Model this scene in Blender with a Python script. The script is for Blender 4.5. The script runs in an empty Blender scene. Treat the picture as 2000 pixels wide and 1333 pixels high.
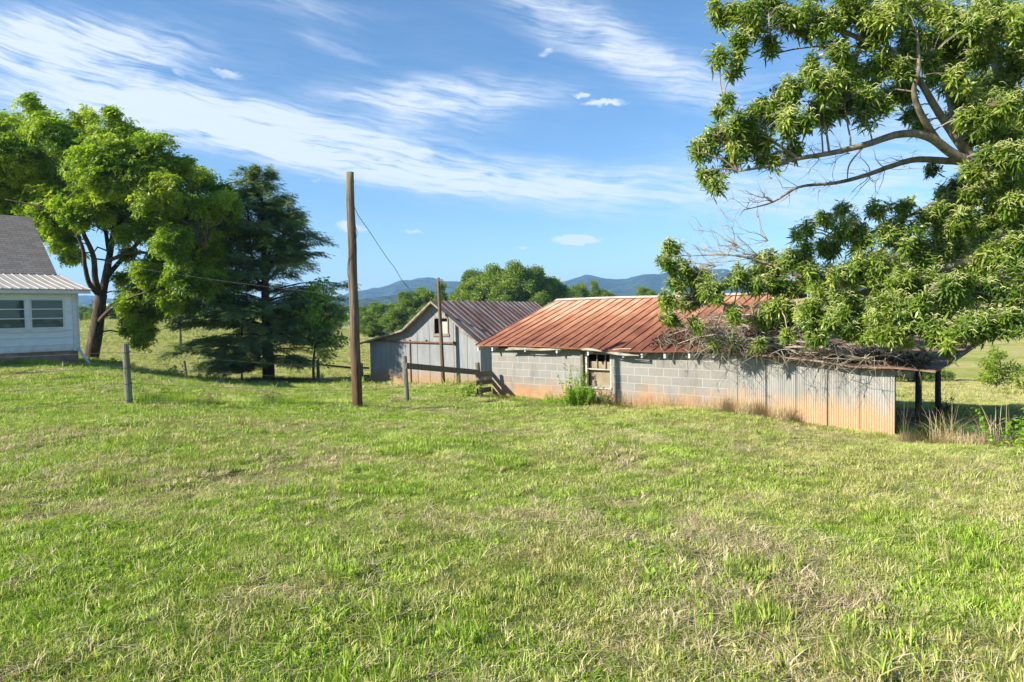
import bpy, math, random
import numpy as np
from mathutils import Vector, Matrix, Euler, Quaternion

# ------------------------------------------------------------------ camera, sky, sun, exposure
sc = bpy.context.scene
COL = sc.collection
R = math.radians
PITCH, ROLL, F = R(2.28), R(-1.1), 1333.0
CAMZ = 1.6
cam = bpy.data.cameras.new('camera'); cam.sensor_width = 36; cam.lens = 36 * F / 2000
cam.clip_start = 0.05; cam.clip_end = 20000
camo = bpy.data.objects.new('camera', cam); COL.objects.link(camo); sc.camera = camo
CR = Matrix.Rotation(math.pi / 2 - PITCH, 4, 'X') @ Matrix.Rotation(ROLL, 4, 'Z')
camo.matrix_world = Matrix.Translation((0, 0, CAMZ)) @ CR
R3 = CR.to_3x3()

def P(px, py, Y):
    """world point seen at photo pixel (px,py) at forward distance Y"""
    d = R3 @ Vector(((px - 1000) / F, -(py - 666.5) / F, -1))
    return Vector((0, 0, CAMZ)) + d * (Y / d.y)

SUN_EL, SUN_AZ_TRAVEL = R(29.5), R(66)            # light travels towards +X and a little away from the camera
tx, ty = math.sin(SUN_AZ_TRAVEL) * math.cos(SUN_EL), math.cos(SUN_AZ_TRAVEL) * math.cos(SUN_EL)
sun_from = Vector((-tx, -ty, math.sin(SUN_EL)))
sl = bpy.data.lights.new('sun', 'SUN'); sl.energy = 5.0; sl.angle = R(0.55); sl.color = (1.0, 0.93, 0.80)
so = bpy.data.objects.new('sun', sl); COL.objects.link(so)
so.rotation_euler = sun_from.to_track_quat('Z', 'Y').to_euler()

w = bpy.data.worlds.new('World'); sc.world = w; w.use_nodes = True
N = w.node_tree.nodes; L = w.node_tree.links; N.clear()
out = N.new('ShaderNodeOutputWorld'); bg = N.new('ShaderNodeBackground'); L.new(bg.outputs[0], out.inputs[0])
sky = N.new('ShaderNodeTexSky'); sky.sky_type = 'NISHITA'; sky.sun_disc = False
sky.sun_elevation = SUN_EL; sky.sun_rotation = math.atan2(sun_from.x, sun_from.y)
sky.air_density = 1.0; sky.dust_density = 0.1; sky.ozone_density = 3.0; sky.altitude = 300
bg.inputs[1].default_value = 0.096
def wm(op, a, b=None, c=None):
    n = N.new('ShaderNodeMath'); n.operation = op
    for i, v in enumerate((a, b, c)):
        if v is None: continue
        if isinstance(v, (int, float)): n.inputs[i].default_value = v
        else: L.new(v, n.inputs[i])
    return n.outputs[0]
tc = N.new('ShaderNodeTexCoord'); sp = N.new('ShaderNodeSeparateXYZ'); L.new(tc.outputs['Generated'], sp.inputs[0])
az = wm('ARCTAN2', sp.outputs[0], sp.outputs[1]); el = wm('ARCSINE', sp.outputs[2])
ae = N.new('ShaderNodeCombineXYZ'); L.new(az, ae.inputs[0]); L.new(el, ae.inputs[1])
def azel(px, py):
    d = (P(px, py, 10) - Vector((0, 0, CAMZ))).normalized()
    return math.atan2(d.x, d.y), math.asin(d.z)
# wobble the coordinates so cloud edges are torn
nz = N.new('ShaderNodeTexNoise'); nz.inputs['Scale'].default_value = 6; nz.inputs['Detail'].default_value = 5
L.new(ae.outputs[0], nz.inputs['Vector'])
wv = N.new('ShaderNodeVectorMath'); wv.operation = 'MULTIPLY_ADD'
L.new(nz.outputs['Color'], wv.inputs[0]); wv.inputs[1].default_value = (0.07, 0.035, 0); wv.inputs[2].default_value = (-0.035, -0.018, 0)
wa = N.new('ShaderNodeVectorMath'); wa.operation = 'ADD'; L.new(ae.outputs[0], wa.inputs[0]); L.new(wv.outputs[0], wa.inputs[1])
def blob(x0, y0, x1, y1, wid, s, warped=True):
    a0, e0 = azel(x0, y0); a1, e1 = azel(x1, y1)
    m = N.new('ShaderNodeMapping'); m.vector_type = 'TEXTURE'
    m.inputs['Location'].default_value = ((a0 + a1) / 2, (e0 + e1) / 2, 0)
    m.inputs['Rotation'].default_value = (0, 0, math.atan2(e1 - e0, a1 - a0))
    m.inputs['Scale'].default_value = (max(0.5 * math.hypot(a1 - a0, e1 - e0), 1e-3), wid / F, 1)
    L.new(warped.outputs[0], m.inputs['Vector'])
    d = N.new('ShaderNodeVectorMath'); d.operation = 'DOT_PRODUCT'; L.new(m.outputs[0], d.inputs[0]); L.new(m.outputs[0], d.inputs[1])
    d2 = wm('MULTIPLY', d.outputs['Value'], wm('SQRT', d.outputs['Value']))
    return wm('MULTIPLY', wm('POWER', 0.42, d2), s)
big = [(-150, 40, 420, 110, 44, .95), (-300, 60, 300, 70, 30, .5), (-200, 110, 620, 270, 52, 1.0), (250, 190, 900, 330, 48, .95), (600, 300, 1420, 385, 42, .95),
       (330, 255, 800, 350, 22, .5), (650, 180, 1080, 180, 30, .95), (700, 230, 1000, 235, 34, .45), (940, -30, 1340, 130, 42, .75), (1150, 90, 1500, 210, 40, .5),
       (560, 60, 740, 110, 16, .3), (740, 365, 1060, 385, 9, .55), (1300, 330, 1900, 400, 50, .6), (1450, 180, 2100, 330, 70, .45), (400, -30, 720, 30, 20, .35),
       (850, 395, 1450, 430, 14, .2), (1500, 420, 2100, 470, 40, .3), (-400, 250, 100, 330, 40, .5), (2000, 50, 2900, 330, 90, .6), (-1500, 100, -400, 0, 90, .7)]
small = [(1085, 468, 1172, 470, 9, 1.3), (1010, 484, 1035, 483, 4, .7), (655, 440, 715, 446, 8, .9), (780, 452, 825, 457, 4, .6), (1135, 203, 1225, 200, 6, .9), (1115, 187, 1155, 186, 5, .8),
         (1050, 100, 1085, 102, 8, .6), (330, 130, 370, 150, 9, .5), (405, 135, 485, 155, 8, .55), (735, 440, 745, 438, 5, .5), (700, 548, 760, 546, 8, .4), (600, 350, 640, 352, 5, .4)]
def total(lst, warped):
    acc = None
    for b in lst:
        v = blob(*b, warped=warped); acc = v if acc is None else wm('ADD', acc, v)
    return acc
wv2 = N.new('ShaderNodeVectorMath'); wv2.operation = 'MULTIPLY_ADD'; nz2 = N.new('ShaderNodeTexNoise'); nz2.inputs['Scale'].default_value = 45; nz2.inputs['Detail'].default_value = 6; nz2.inputs['Roughness'].default_value = .65
L.new(ae.outputs[0], nz2.inputs['Vector']); L.new(nz2.outputs['Color'], wv2.inputs[0]); wv2.inputs[1].default_value = (.035, .022, 0); wv2.inputs[2].default_value = (-.0175, -.011, 0)
wa2 = N.new('ShaderNodeVectorMath'); wa2.operation = 'ADD'; L.new(ae.outputs[0], wa2.inputs[0]); L.new(wv2.outputs[0], wa2.inputs[1])
S1 = total(big, wa); S2 = total(small, wa2)
def streak(sx, sy, rot, detail, scale, dist=0.4):
    m = N.new('ShaderNodeMapping'); m.inputs['Rotation'].default_value = (0, 0, rot); m.inputs['Scale'].default_value = (1, 1, 1)
    L.new(wa.outputs[0], m.inputs['Vector'])
    m2 = N.new('ShaderNodeMapping'); m2.inputs['Scale'].default_value = (sx, sy, 1); L.new(m.outputs[0], m2.inputs['Vector'])
    n = N.new('ShaderNodeTexNoise'); n.inputs['Scale'].default_value = scale; n.inputs['Detail'].default_value = detail
    n.inputs['Distortion'].default_value = dist; n.inputs['Roughness'].default_value = .58; L.new(m2.outputs[0], n.inputs['Vector'])
    return n.outputs['Fac']
k1 = streak(3, 26, R(13), 8, 1.6); k2 = streak(10, 110, R(8), 6, 1.3, .8); k3 = streak(4, 7, R(-20), 6, 3, .5)
tex = wm('ADD', wm('ADD', wm('MULTIPLY', k1, .85), wm('MULTIPLY', k2, .85)), wm('MULTIPLY', k3, .4))      # ~1.05 mean
d1 = wm('MULTIPLY', S1, wm('SUBTRACT', wm('MULTIPLY', tex, 2.3), 1.72))
d1 = wm('ADD', d1, wm('MULTIPLY', wm('SUBTRACT', tex, 1.02), .25))
kp = streak(30, 60, 0, 6, 1.2, .3)
d2_ = wm('MULTIPLY', wm('SUBTRACT', wm('MULTIPLY', S2, wm('ADD', wm('MULTIPLY', kp, 1.8), .2)), .25), 1.6)
dens = wm('MAXIMUM', d1, d2_)
cl = N.new('ShaderNodeMapRange'); cl.interpolation_type = 'SMOOTHSTEP'; cl.inputs['From Min'].default_value = -.12; cl.inputs['From Max'].default_value = 1.15
cl.inputs['To Max'].default_value = .80; L.new(dens, cl.inputs['Value'])
up = wm('GREATER_THAN', sp.outputs[2], 0.0)
mixc = N.new('ShaderNodeMix'); mixc.data_type = 'RGBA'; L.new(wm('MULTIPLY', cl.outputs[0], up), mixc.inputs['Factor'])
hsv = N.new('ShaderNodeHueSaturation'); hsv.inputs['Saturation'].default_value = 1.12; L.new(sky.outputs[0], hsv.inputs['Color']); tnt = N.new('ShaderNodeMix'); tnt.data_type = 'RGBA'; tnt.blend_type = 'MULTIPLY'; tnt.inputs['Factor'].default_value = 1; tnt.inputs['B'].default_value = (.85, .93, .96, 1); L.new(hsv.outputs[0], tnt.inputs['A']); L.new(tnt.outputs['Result'], mixc.inputs['A']); mixc.inputs['B'].default_value = (5.3, 5.6, 6.1, 1)
L.new(mixc.outputs['Result'], bg.inputs[0])

sc.view_settings.view_transform = 'Standard'; sc.view_settings.look = 'None'; sc.view_settings.gamma = 1
sc.view_settings.use_curve_mapping = False; sc.view_settings.exposure = 1.02
sc.cycles.max_bounces = 8; sc.cycles.transparent_max_bounces = 8; sc.cycles.volume_bounces = 1
sc.cycles.use_adaptive_sampling = True

rng = np.random.default_rng(7); random.seed(7)

# ------------------------------------------------------------------ helpers
def vnoise(x, y, seed=0):
    x = np.asarray(x, float); y = np.asarray(y, float)
    xi = np.floor(x).astype(np.int64); yi = np.floor(y).astype(np.int64); xf = x - xi; yf = y - yi
    def h(a, b):
        n = (a * 374761393 + b * 668265263 + seed * 974711) & 0x7fffffff
        n = ((n ^ (n >> 13)) * 1274126177) & 0x7fffffff
        return ((n ^ (n >> 16)) & 0xffff) / 65535.0
    u = xf * xf * (3 - 2 * xf); v = yf * yf * (3 - 2 * yf)
    return (h(xi, yi) * (1 - u) + h(xi + 1, yi) * u) * (1 - v) + (h(xi, yi + 1) * (1 - u) + h(xi + 1, yi + 1) * u) * v
def fbm(x, y, o=4, seed=0):
    s = 0; a = .5
    for i in range(o): s = s + a * vnoise(x * 2 ** i, y * 2 ** i, seed + i); a *= .5
    return s

def mesh_np(name, verts, polys_list, mat, attr=None, smooth=False):
    """polys_list: list of int arrays (n,k); attr: dict name -> per-vertex float array"""
    me = bpy.data.meshes.new(name)
    verts = np.asarray(verts, np.float32)
    me.vertices.add(len(verts)); me.vertices.foreach_set('co', verts.ravel())
    loops = np.concatenate([p.ravel() for p in polys_list]).astype(np.int32)
    tot = np.concatenate([np.full(len(p), p.shape[1], np.int32) for p in polys_list])
    start = np.concatenate([[0], np.cumsum(tot)[:-1]]).astype(np.int32)
    me.loops.add(len(loops)); me.loops.foreach_set('vertex_index', loops)
    me.polygons.add(len(tot)); me.polygons.foreach_set('loop_start', start); me.polygons.foreach_set('loop_total', tot)
    if smooth: me.polygons.foreach_set('use_smooth', np.ones(len(tot), bool))
    if attr:
        for k, v in attr.items():
            a = me.attributes.new(k, 'FLOAT', 'POINT'); a.data.foreach_set('value', np.asarray(v, np.float32))
    me.update(calc_edges=True)
    if mat: me.materials.append(mat)
    return me

def link(name, me, parent=None, loc=None):
    o = bpy.data.objects.new(name, me); COL.objects.link(o)
    if parent: o.parent = parent
    if loc is not None: o.location = loc
    return o
def tag(o, label=None, cat=None, group=None, kind=None):
    if label: o['label'] = label
    if cat: o['category'] = cat
    if group: o['group'] = group
    if kind: o['kind'] = kind
    return o
def empty(name, loc, rz=0, label=None, cat=None, group=None):
    o = bpy.data.objects.new(name, None); COL.objects.link(o); o.location = loc; o.rotation_euler = (0, 0, rz); o.empty_display_size = .2
    return tag(o, label, cat, group)
def copy_tree(o, parent=None):
    c = o.copy(); COL.objects.link(c); c.parent = parent
    for ch in list(o.children): copy_tree(ch, c)
    return c

class MB:
    def __init__(s): s.v = []; s.f = []
    def box(s, x0, x1, y0, y1, z0, z1, tw=None):
        p = [(x, y, z) for z in (z0, z1) for (x, y) in ((x0, y0), (x1, y0), (x1, y1), (x0, y1))]
        if tw: p = [tw(*q) for q in p]
        n = len(s.v); s.v += p
        s.f += [tuple(n + i for i in q) for q in ((3, 2, 1, 0), (4, 5, 6, 7), (0, 1, 5, 4), (1, 2, 6, 5), (2, 3, 7, 6), (3, 0, 4, 7))]
        return s
    def beam(s, a, b, wd, ht, up=Vector((0, 0, 1))):
        a = Vector(a); b = Vector(b); d = (b - a).normalized(); r = d.cross(up)
        r = r.normalized() if r.length > 1e-4 else Vector((1, 0, 0)); u = r.cross(d).normalized()
        n = len(s.v)
        for e in (a, b):
            for (i, j) in ((-1, -1), (1, -1), (1, 1), (-1, 1)): s.v.append(tuple(e + r * i * wd / 2 + u * j * ht / 2))
        s.f += [tuple(n + i for i in q) for q in ((3, 2, 1, 0), (4, 5, 6, 7), (0, 1, 5, 4), (1, 2, 6, 5), (2, 3, 7, 6), (3, 0, 4, 7))]
        return s
    def quad(s, *p):
        n = len(s.v); s.v += [tuple(q) for q in p]; s.f.append(tuple(range(n, n + len(p)))); return s
    def tube(s, pts, rad, n=10, cap=True, wob=0):
        pts = [Vector(p) for p in pts]; base = len(s.v); K = len(pts)
        if not hasattr(rad, '__len__'): rad = [rad] * K
        for i, p in enumerate(pts):
            d = (pts[min(i + 1, K - 1)] - pts[max(i - 1, 0)]).normalized()
            a = d.cross(Vector((0.0, 1, 0.01)));
            if a.length < .2: a = d.cross(Vector((1, 0, 0)))
            a.normalize(); b = d.cross(a)
            for k in range(n):
                t = 2 * math.pi * k / n; rr = rad[i] * (1 + wob * (random.random() - .5))
                s.v.append(tuple(p + (a * math.cos(t) + b * math.sin(t)) * rr))
        for i in range(K - 1):
            for k in range(n):
                q = base + i * n; s.f.append((q + k, q + (k + 1) % n, q + n + (k + 1) % n, q + n + k))
        if cap: s.f.append(tuple(base + k for k in range(n))[::-1]); s.f.append(tuple(base + (K - 1) * n + k for k in range(n)))
        return s
    def build(s, name, mat, parent=None, smooth=False, bevel=0):
        me = bpy.data.meshes.new(name); me.from_pydata(s.v, [], s.f); me.validate(); me.update(); me.materials.append(mat)
        if smooth: me.polygons.foreach_set('use_smooth', np.ones(len(me.polygons), bool))
        o = link(name, me, parent)
        if bevel:
            m = o.modifiers.new('bevel', 'BEVEL'); m.width = bevel; m.segments = 1; m.limit_method = 'ANGLE'
        return o

def tubes_batch(paths, radii, n=4):
    """paths (N,K,3), radii (N,K) -> verts, quads"""
    Np, K, _ = paths.shape
    d = np.gradient(paths, axis=1); d /= np.linalg.norm(d, axis=2, keepdims=True) + 1e-9
    ref = np.array([0.3, 0.9, 0.3]); a = np.cross(d, ref); a /= np.linalg.norm(a, axis=2, keepdims=True) + 1e-9; b = np.cross(d, a)
    t = np.arange(n) * 2 * np.pi / n
    ring = a[:, :, None, :] * np.cos(t)[None, None, :, None] + b[:, :, None, :] * np.sin(t)[None, None, :, None]
    v = (paths[:, :, None, :] + ring * radii[:, :, None, None]).reshape(-1, 3)
    base = (np.arange(Np) * K * n)[:, None, None] + (np.arange(K - 1) * n)[None, :, None]; k = np.arange(n)[None, None, :]; k2 = (k + 1) % n
    q = np.stack([base + k, base + k2, base + n + k2, base + n + k], -1).reshape(-1, 4)
    return v, q

# ------------------------------------------------------------------ materials
def new_mat(name):
    m = bpy.data.materials.new(name); m.use_nodes = True
    nt = m.node_tree; b = nt.nodes['Principled BSDF']; return m, nt, b
class NT:
    def __init__(s, nt): s.nt = nt; s.n = nt.nodes; s.l = nt.links
    def inp(s, sock, v):
        if hasattr(v, 'is_linked') or hasattr(v, 'links'): s.l.new(v, sock)
        else: sock.default_value = v
    def coord(s, kind='Object'):
        return s.n.new('ShaderNodeTexCoord').outputs[kind]
    def pos(s): return s.n.new('ShaderNodeNewGeometry').outputs['Position']
    def map(s, v, scale=(1, 1, 1), rot=(0, 0, 0), loc=(0, 0, 0)):
        m = s.n.new('ShaderNodeMapping'); s.l.new(v, m.inputs[0]); m.inputs['Scale'].default_value = scale; m.inputs['Rotation'].default_value = rot; m.inputs['Location'].default_value = loc; return m.outputs[0]
    def noise(s, v, scale, detail=4, rough=.55, dist=0):
        n = s.n.new('ShaderNodeTexNoise'); s.l.new(v, n.inputs['Vector']); n.inputs['Scale'].default_value = scale; n.inputs['Detail'].default_value = detail
        n.inputs['Roughness'].default_value = rough; n.inputs['Distortion'].default_value = dist; return n.outputs['Fac']
    def math(s, op, a, b=0.0, clamp=False):
        n = s.n.new('ShaderNodeMath'); n.operation = op; n.use_clamp = clamp; s.inp(n.inputs[0], a); s.inp(n.inputs[1], b); return n.outputs[0]
    def ramp(s, f, stops, interp='LINEAR'):
        r = s.n.new('ShaderNodeValToRGB'); s.l.new(f, r.inputs[0]); e = r.color_ramp.elements; r.color_ramp.interpolation = interp
        while len(e) < len(stops): e.new(.5)
        for i, (p, c) in enumerate(stops):
            e[i].position = p; e[i].color = (c[0], c[1], c[2], 1) if hasattr(c, '__len__') else (c, c, c, 1)
        return r.outputs[0]
    def mix(s, f, a, b, mode='MIX'):
        m = s.n.new('ShaderNodeMix'); m.data_type = 'RGBA'; m.blend_type = mode; s.inp(m.inputs['Factor'], f)
        for k, v in (('A', a), ('B', b)):
            if isinstance(v, tuple): m.inputs[k].default_value = (v[0], v[1], v[2], 1)
            else: s.l.new(v, m.inputs[k])
        return m.outputs['Result']
    def range(s, v, a, b, c=0., d=1., smooth=True):
        m = s.n.new('ShaderNodeMapRange'); m.interpolation_type = 'SMOOTHSTEP' if smooth else 'LINEAR'; s.l.new(v, m.inputs['Value'])
        for k, x in (('From Min', a), ('From Max', b), ('To Min', c), ('To Max', d)): s.inp(m.inputs[k], x)
        return m.outputs[0]
    def bump(s, h, strength, dist, bsdf):
        b = s.n.new('ShaderNodeBump'); b.inputs['Strength'].default_value = strength; b.inputs['Distance'].default_value = dist; s.l.new(h, b.inputs['Height']); s.l.new(b.outputs[0], bsdf.inputs['Normal'])
    def sep(s, v):
        n = s.n.new('ShaderNodeSeparateXYZ'); s.l.new(v, n.inputs[0]); return n.outputs
    def comb(s, x, y, z=0.0):
        n = s.n.new('ShaderNodeCombineXYZ'); s.inp(n.inputs[0], x); s.inp(n.inputs[1], y); s.inp(n.inputs[2], z); return n.outputs[0]
    def attr(s, name):
        n = s.n.new('ShaderNodeAttribute'); n.attribute_name = name; return n.outputs['Fac']

def simple(name, stops, scale=(1, 1, 1), nscale=5, rough=.8, bump=.3, bdist=.01, detail=6, spec=.3, metal=0, dist=0.0, bscale=None):
    m, nt, b = new_mat(name); T = NT(nt); c = T.map(T.coord(), scale)
    f = T.noise(c, nscale, detail, .6, dist); L_ = T.ramp(f, stops); nt.links.new(L_, b.inputs['Base Color'])
    b.inputs['Roughness'].default_value = rough; b.inputs['Specular IOR Level'].default_value = spec; b.inputs['Metallic'].default_value = metal
    if bump: T.bump(T.noise(c, bscale or nscale * 3, 5), bump, bdist, b)
    return m
def leafmat(name, c_dark, c_mid, c_light, rough=.45, trans=.35, wscale=.8, tcol=(1.25, 1.35, .5)):
    m, nt, b = new_mat(name); T = NT(nt)
    f = T.math('ADD', T.math('MULTIPLY', T.attr('var'), .75), T.math('MULTIPLY', T.noise(T.coord(), wscale, 2), .25))
    col = T.ramp(f, [(.12, c_dark), (.5, c_mid), (.88, c_light)])
    nt.links.new(col, b.inputs['Base Color']); b.inputs['Roughness'].default_value = rough; b.inputs['Specular IOR Level'].default_value = .35
    tr = nt.nodes.new('ShaderNodeBsdfTranslucent'); tcc = T.mix(1.0, col, tcol, 'MULTIPLY'); nt.links.new(tcc, tr.inputs[0])
    mx = nt.nodes.new('ShaderNodeMixShader'); mx.inputs[0].default_value = trans
    nt.links.new(b.outputs[0], mx.inputs[1]); nt.links.new(tr.outputs[0], mx.inputs[2])
    nt.links.new(mx.outputs[0], nt.nodes['Material Output'].inputs[0]); return m

M = {}
M['walnut_leaf'] = leafmat('walnut_leaf', (.085, .165, .018), (.24, .35, .034), (.56, .60, .085), trans=.5)
M['hemlock_leaf'] = leafmat('hemlock_leaf', (.12, .18, .09), (.24, .32, .14), (.46, .52, .22), trans=.45)
M['young_leaf'] = leafmat('young_leaf', (.10, .19, .03), (.20, .33, .04), (.40, .52, .09), trans=.45)
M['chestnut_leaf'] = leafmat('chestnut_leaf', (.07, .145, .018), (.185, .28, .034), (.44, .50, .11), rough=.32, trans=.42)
M['catkin'] = simple('catkin', [(.3, (.38, .42, .14)), (.7, (.58, .58, .26))], bump=0)
M['far_leaf'] = leafmat('far_leaf', (.075, .135, .02), (.19, .28, .04), (.38, .44, .08), trans=.4)
M['blue_leaf'] = leafmat('blue_leaf', (.07, .11, .08), (.13, .19, .13), (.2, .26, .18), trans=.2)
M['weed_leaf'] = leafmat('weed_leaf', (.14, .26, .02), (.26, .42, .03), (.42, .58, .07), trans=.4)
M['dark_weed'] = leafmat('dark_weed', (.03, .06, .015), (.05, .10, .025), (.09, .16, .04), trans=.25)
M['straw'] = leafmat('straw', (.26, .19, .09), (.42, .32, .17), (.58, .48, .28), trans=.2, tcol=(1, 1, .9))
M['bark'] = simple('bark', [(.3, (.04, .03, .022)), (.55, (.105, .08, .06)), (.8, (.22, .18, .14))], (3, 3, .7), 4, .95, .8, .03)
M['chestnut_bark'] = simple('chestnut_bark', [(.3, (.10, .08, .055)), (.5, (.24, .20, .14)), (.7, (.34, .30, .21)), (.85, (.4, .33, .16))], (3, 3, 1), 3, .9, .6, .02)
M['twig'] = simple('twig', [(.3, (.2, .165, .12)), (.7, (.36, .31, .24))], nscale=8, bump=0)
M['dead_twig'] = simple('dead_twig', [(.3, (.26, .21, .15)), (.7, (.5, .44, .35))], nscale=5, bump=0)

def grass_mat():
    m, nt, b = new_mat('grass_blades'); T = NT(nt); p = T.pos()
    big = T.noise(T.map(p, (1, 1, 0)), .35, 3); med = T.noise(T.map(p, (1, 1, 0)), 1.7, 4, .6)
    dry = T.math('ADD', T.math('MULTIPLY', big, .55), T.math('MULTIPLY', med, .62))           # ~.58
    x = T.sep(p)[0]; dry = T.math('ADD', dry, T.range(x, -3, 7, -.05, .085, False)); dry = T.math('ADD', dry, T.range(T.sep(p)[1], 24, 44, 0, .14))
    v = T.attr('var')
    green = T.ramp(v, [(.0, (.085, .165, .013)), (.5, (.26, .41, .03)), (1, (.58, .68, .12))])
    yel = T.ramp(v, [(.0, (.24, .25, .06)), (.5, (.42, .41, .12)), (1, (.62, .55, .25))])
    f = T.range(T.math('ADD', dry, T.math('MULTIPLY', v, .22)), .625, .87)
    col = T.mix(f, green, yel)
    straw = T.range(T.attr('dry'), .4, .6); col = T.mix(straw, col, T.ramp(v, [(0, (.34, .26, .13)), (1, (.72, .62, .40))]))
    nt.links.new(col, b.inputs['Base Color']); b.inputs['Roughness'].default_value = .5; b.inputs['Specular IOR Level'].default_value = .3
    tr = nt.nodes.new('ShaderNodeBsdfTranslucent'); nt.links.new(T.mix(1.0, col, (1.15, 1.25, .5), 'MULTIPLY'), tr.inputs[0])
    mx = nt.nodes.new('ShaderNodeMixShader'); mx.inputs[0].default_value = .28
    nt.links.new(b.outputs[0], mx.inputs[1]); nt.links.new(tr.outputs[0], mx.inputs[2]); nt.links.new(mx.outputs[0], nt.nodes['Material Output'].inputs[0]); return m
M['grass'] = grass_mat()

def ground_mat():
    m, nt, b = new_mat('ground_soil_and_turf'); T = NT(nt); p = T.pos(); s = T.sep(p)
    r = T.math('SQRT', T.math('ADD', T.math('MULTIPLY', s[0], s[0]), T.math('MULTIPLY', s[1], s[1])))
    pf = T.map(p, (1, 1, 0))
    fine = T.noise(pf, 9, 8, .7); med = T.noise(pf, .9, 6, .65); far = T.noise(T.map(p, (.05, .13, 0)), 1.0, 8, .65, .6); tus = T.noise(T.map(p, (.5, .9, 0)), 1.0, 6, .7)
    near = T.ramp(T.math('ADD', T.math('MULTIPLY', fine, .5), T.math('MULTIPLY', med, .5)), [(.3, (.045, .055, .015)), (.5, (.11, .10, .035)), (.66, (.26, .21, .10))])
    midc = T.ramp(T.math('ADD', T.math('MULTIPLY', far, .62), T.math('MULTIPLY', tus, .38)), [(.36, (.12, .19, .03)), (.45, (.28, .31, .06)), (.53, (.42, .38, .12)), (.64, (.52, .42, .21))])
    col = T.mix(T.range(r, 22, 42), near, midc)
    # far forest beyond the pasture
    wood = T.ramp(T.noise(T.map(p, (.02, .02, .05)), 1.2, 8, .7), [(.35, (.02, .04, .012)), (.6, (.06, .10, .025))])
    col = T.mix(T.range(r, 620, 900), col, wood)
    # bare red clay
    def patch(px, py, Y, rx, ry):
        c = P(px, py, Y); dx = T.math('DIVIDE', T.math('SUBTRACT', s[0], c.x), rx); dy = T.math('DIVIDE', T.math('SUBTRACT', s[1], c.y), ry)
        d = T.math('ADD', T.math('MULTIPLY', dx, dx), T.math('MULTIPLY', dy, dy)); return T.range(T.math('ADD', d, T.math('MULTIPLY', med, 1.4)), 1.0, 1.7, 1, 0)
    acc = None
    for a in CLAY:
        q = patch(*a); acc = q if acc is None else T.math('MAXIMUM', acc, q)
    clay = T.ramp(fine, [(.3, (.20, .09, .045)), (.7, (.42, .22, .13))])
    col = T.mix(acc, col, clay)
    nt.links.new(col, b.inputs['Base Color']); b.inputs['Roughness'].default_value = 1; b.inputs['Specular IOR Level'].default_value = .1
    T.bump(T.math('ADD', T.math('MULTIPLY', fine, .06), T.math('MULTIPLY', tus, .5)), .9, .6, b); return m
CLAY = [(150, 764, 16.5, 1.0, .55), (10, 752, 17.5, 1.0, .5), (905, 752, 24.5, 1.3, .7), (960, 758, 21.5, .9, .6), (735, 752, 30.5, 1.2, .5)]

def block_mat():
    m, nt, b = new_mat('concrete_block'); T = NT(nt); c = T.coord(); s = T.sep(c)
    nn = T.noise(c, 2.0, 3); 
    br = nt.nodes.new('ShaderNodeTexBrick'); nt.links.new(T.comb(s[0], T.math('ADD', s[2], .013)), br.inputs['Vector'])
    br.inputs['Scale'].default_value = 1; br.inputs['Brick Width'].default_value = .4064; br.inputs['Row Height'].default_value = .2032
    br.inputs['Mortar Size'].default_value = .0075; br.inputs['Mortar Smooth'].default_value = .3; br.offset = .5
    br.inputs['Color1'].default_value = (.20, .19, .175, 1); br.inputs['Color2'].default_value = (.255, .245, .225, 1); br.inputs['Mortar'].default_value = (.45, .415, .35, 1); br.inputs['Bias'].default_value = .1
    fine = T.noise(c, 60, 3, .7); worn = T.noise(T.map(c, (1, 1, 1.6)), 1.8, 5, .6)
    col = T.mix(T.range(worn, .42, .72, 0, .55), br.outputs['Color'], (.30, .28, .245))
    col = T.mix(T.math('MULTIPLY', fine, .35), col, (.25, .25, .25))
    mud = T.range(T.math('ADD', s[2], T.math('MULTIPLY', T.noise(c, 1.6, 4), -1.1)), -.32, .30, 1, 0)
    damp = T.range(T.noise(T.map(c, (1.2, 1.2, .35)), 1.7, 6, .7), .55, .68, 0, .42); col = T.mix(damp, col, (.14, .125, .11)); pits = T.range(T.noise(c, 26, 3, .6), .66, .72, 0, .7); col = T.mix(pits, col, (.10, .09, .08))
    col = T.mix(T.math('MULTIPLY', mud, .92), col, T.ramp(worn, [(.3, (.33, .175, .08)), (.7, (.42, .26, .145))]))
    nt.links.new(col, b.inputs['Base Color']); b.inputs['Roughness'].default_value = .95; b.inputs['Specular IOR Level'].default_value = .15
    T.bump(T.math('ADD', T.math('MULTIPLY', br.outputs['Fac'], -.5), T.math('MULTIPLY', fine, .6)), .5, .008, b); return m
M['block'] = block_mat()

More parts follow.
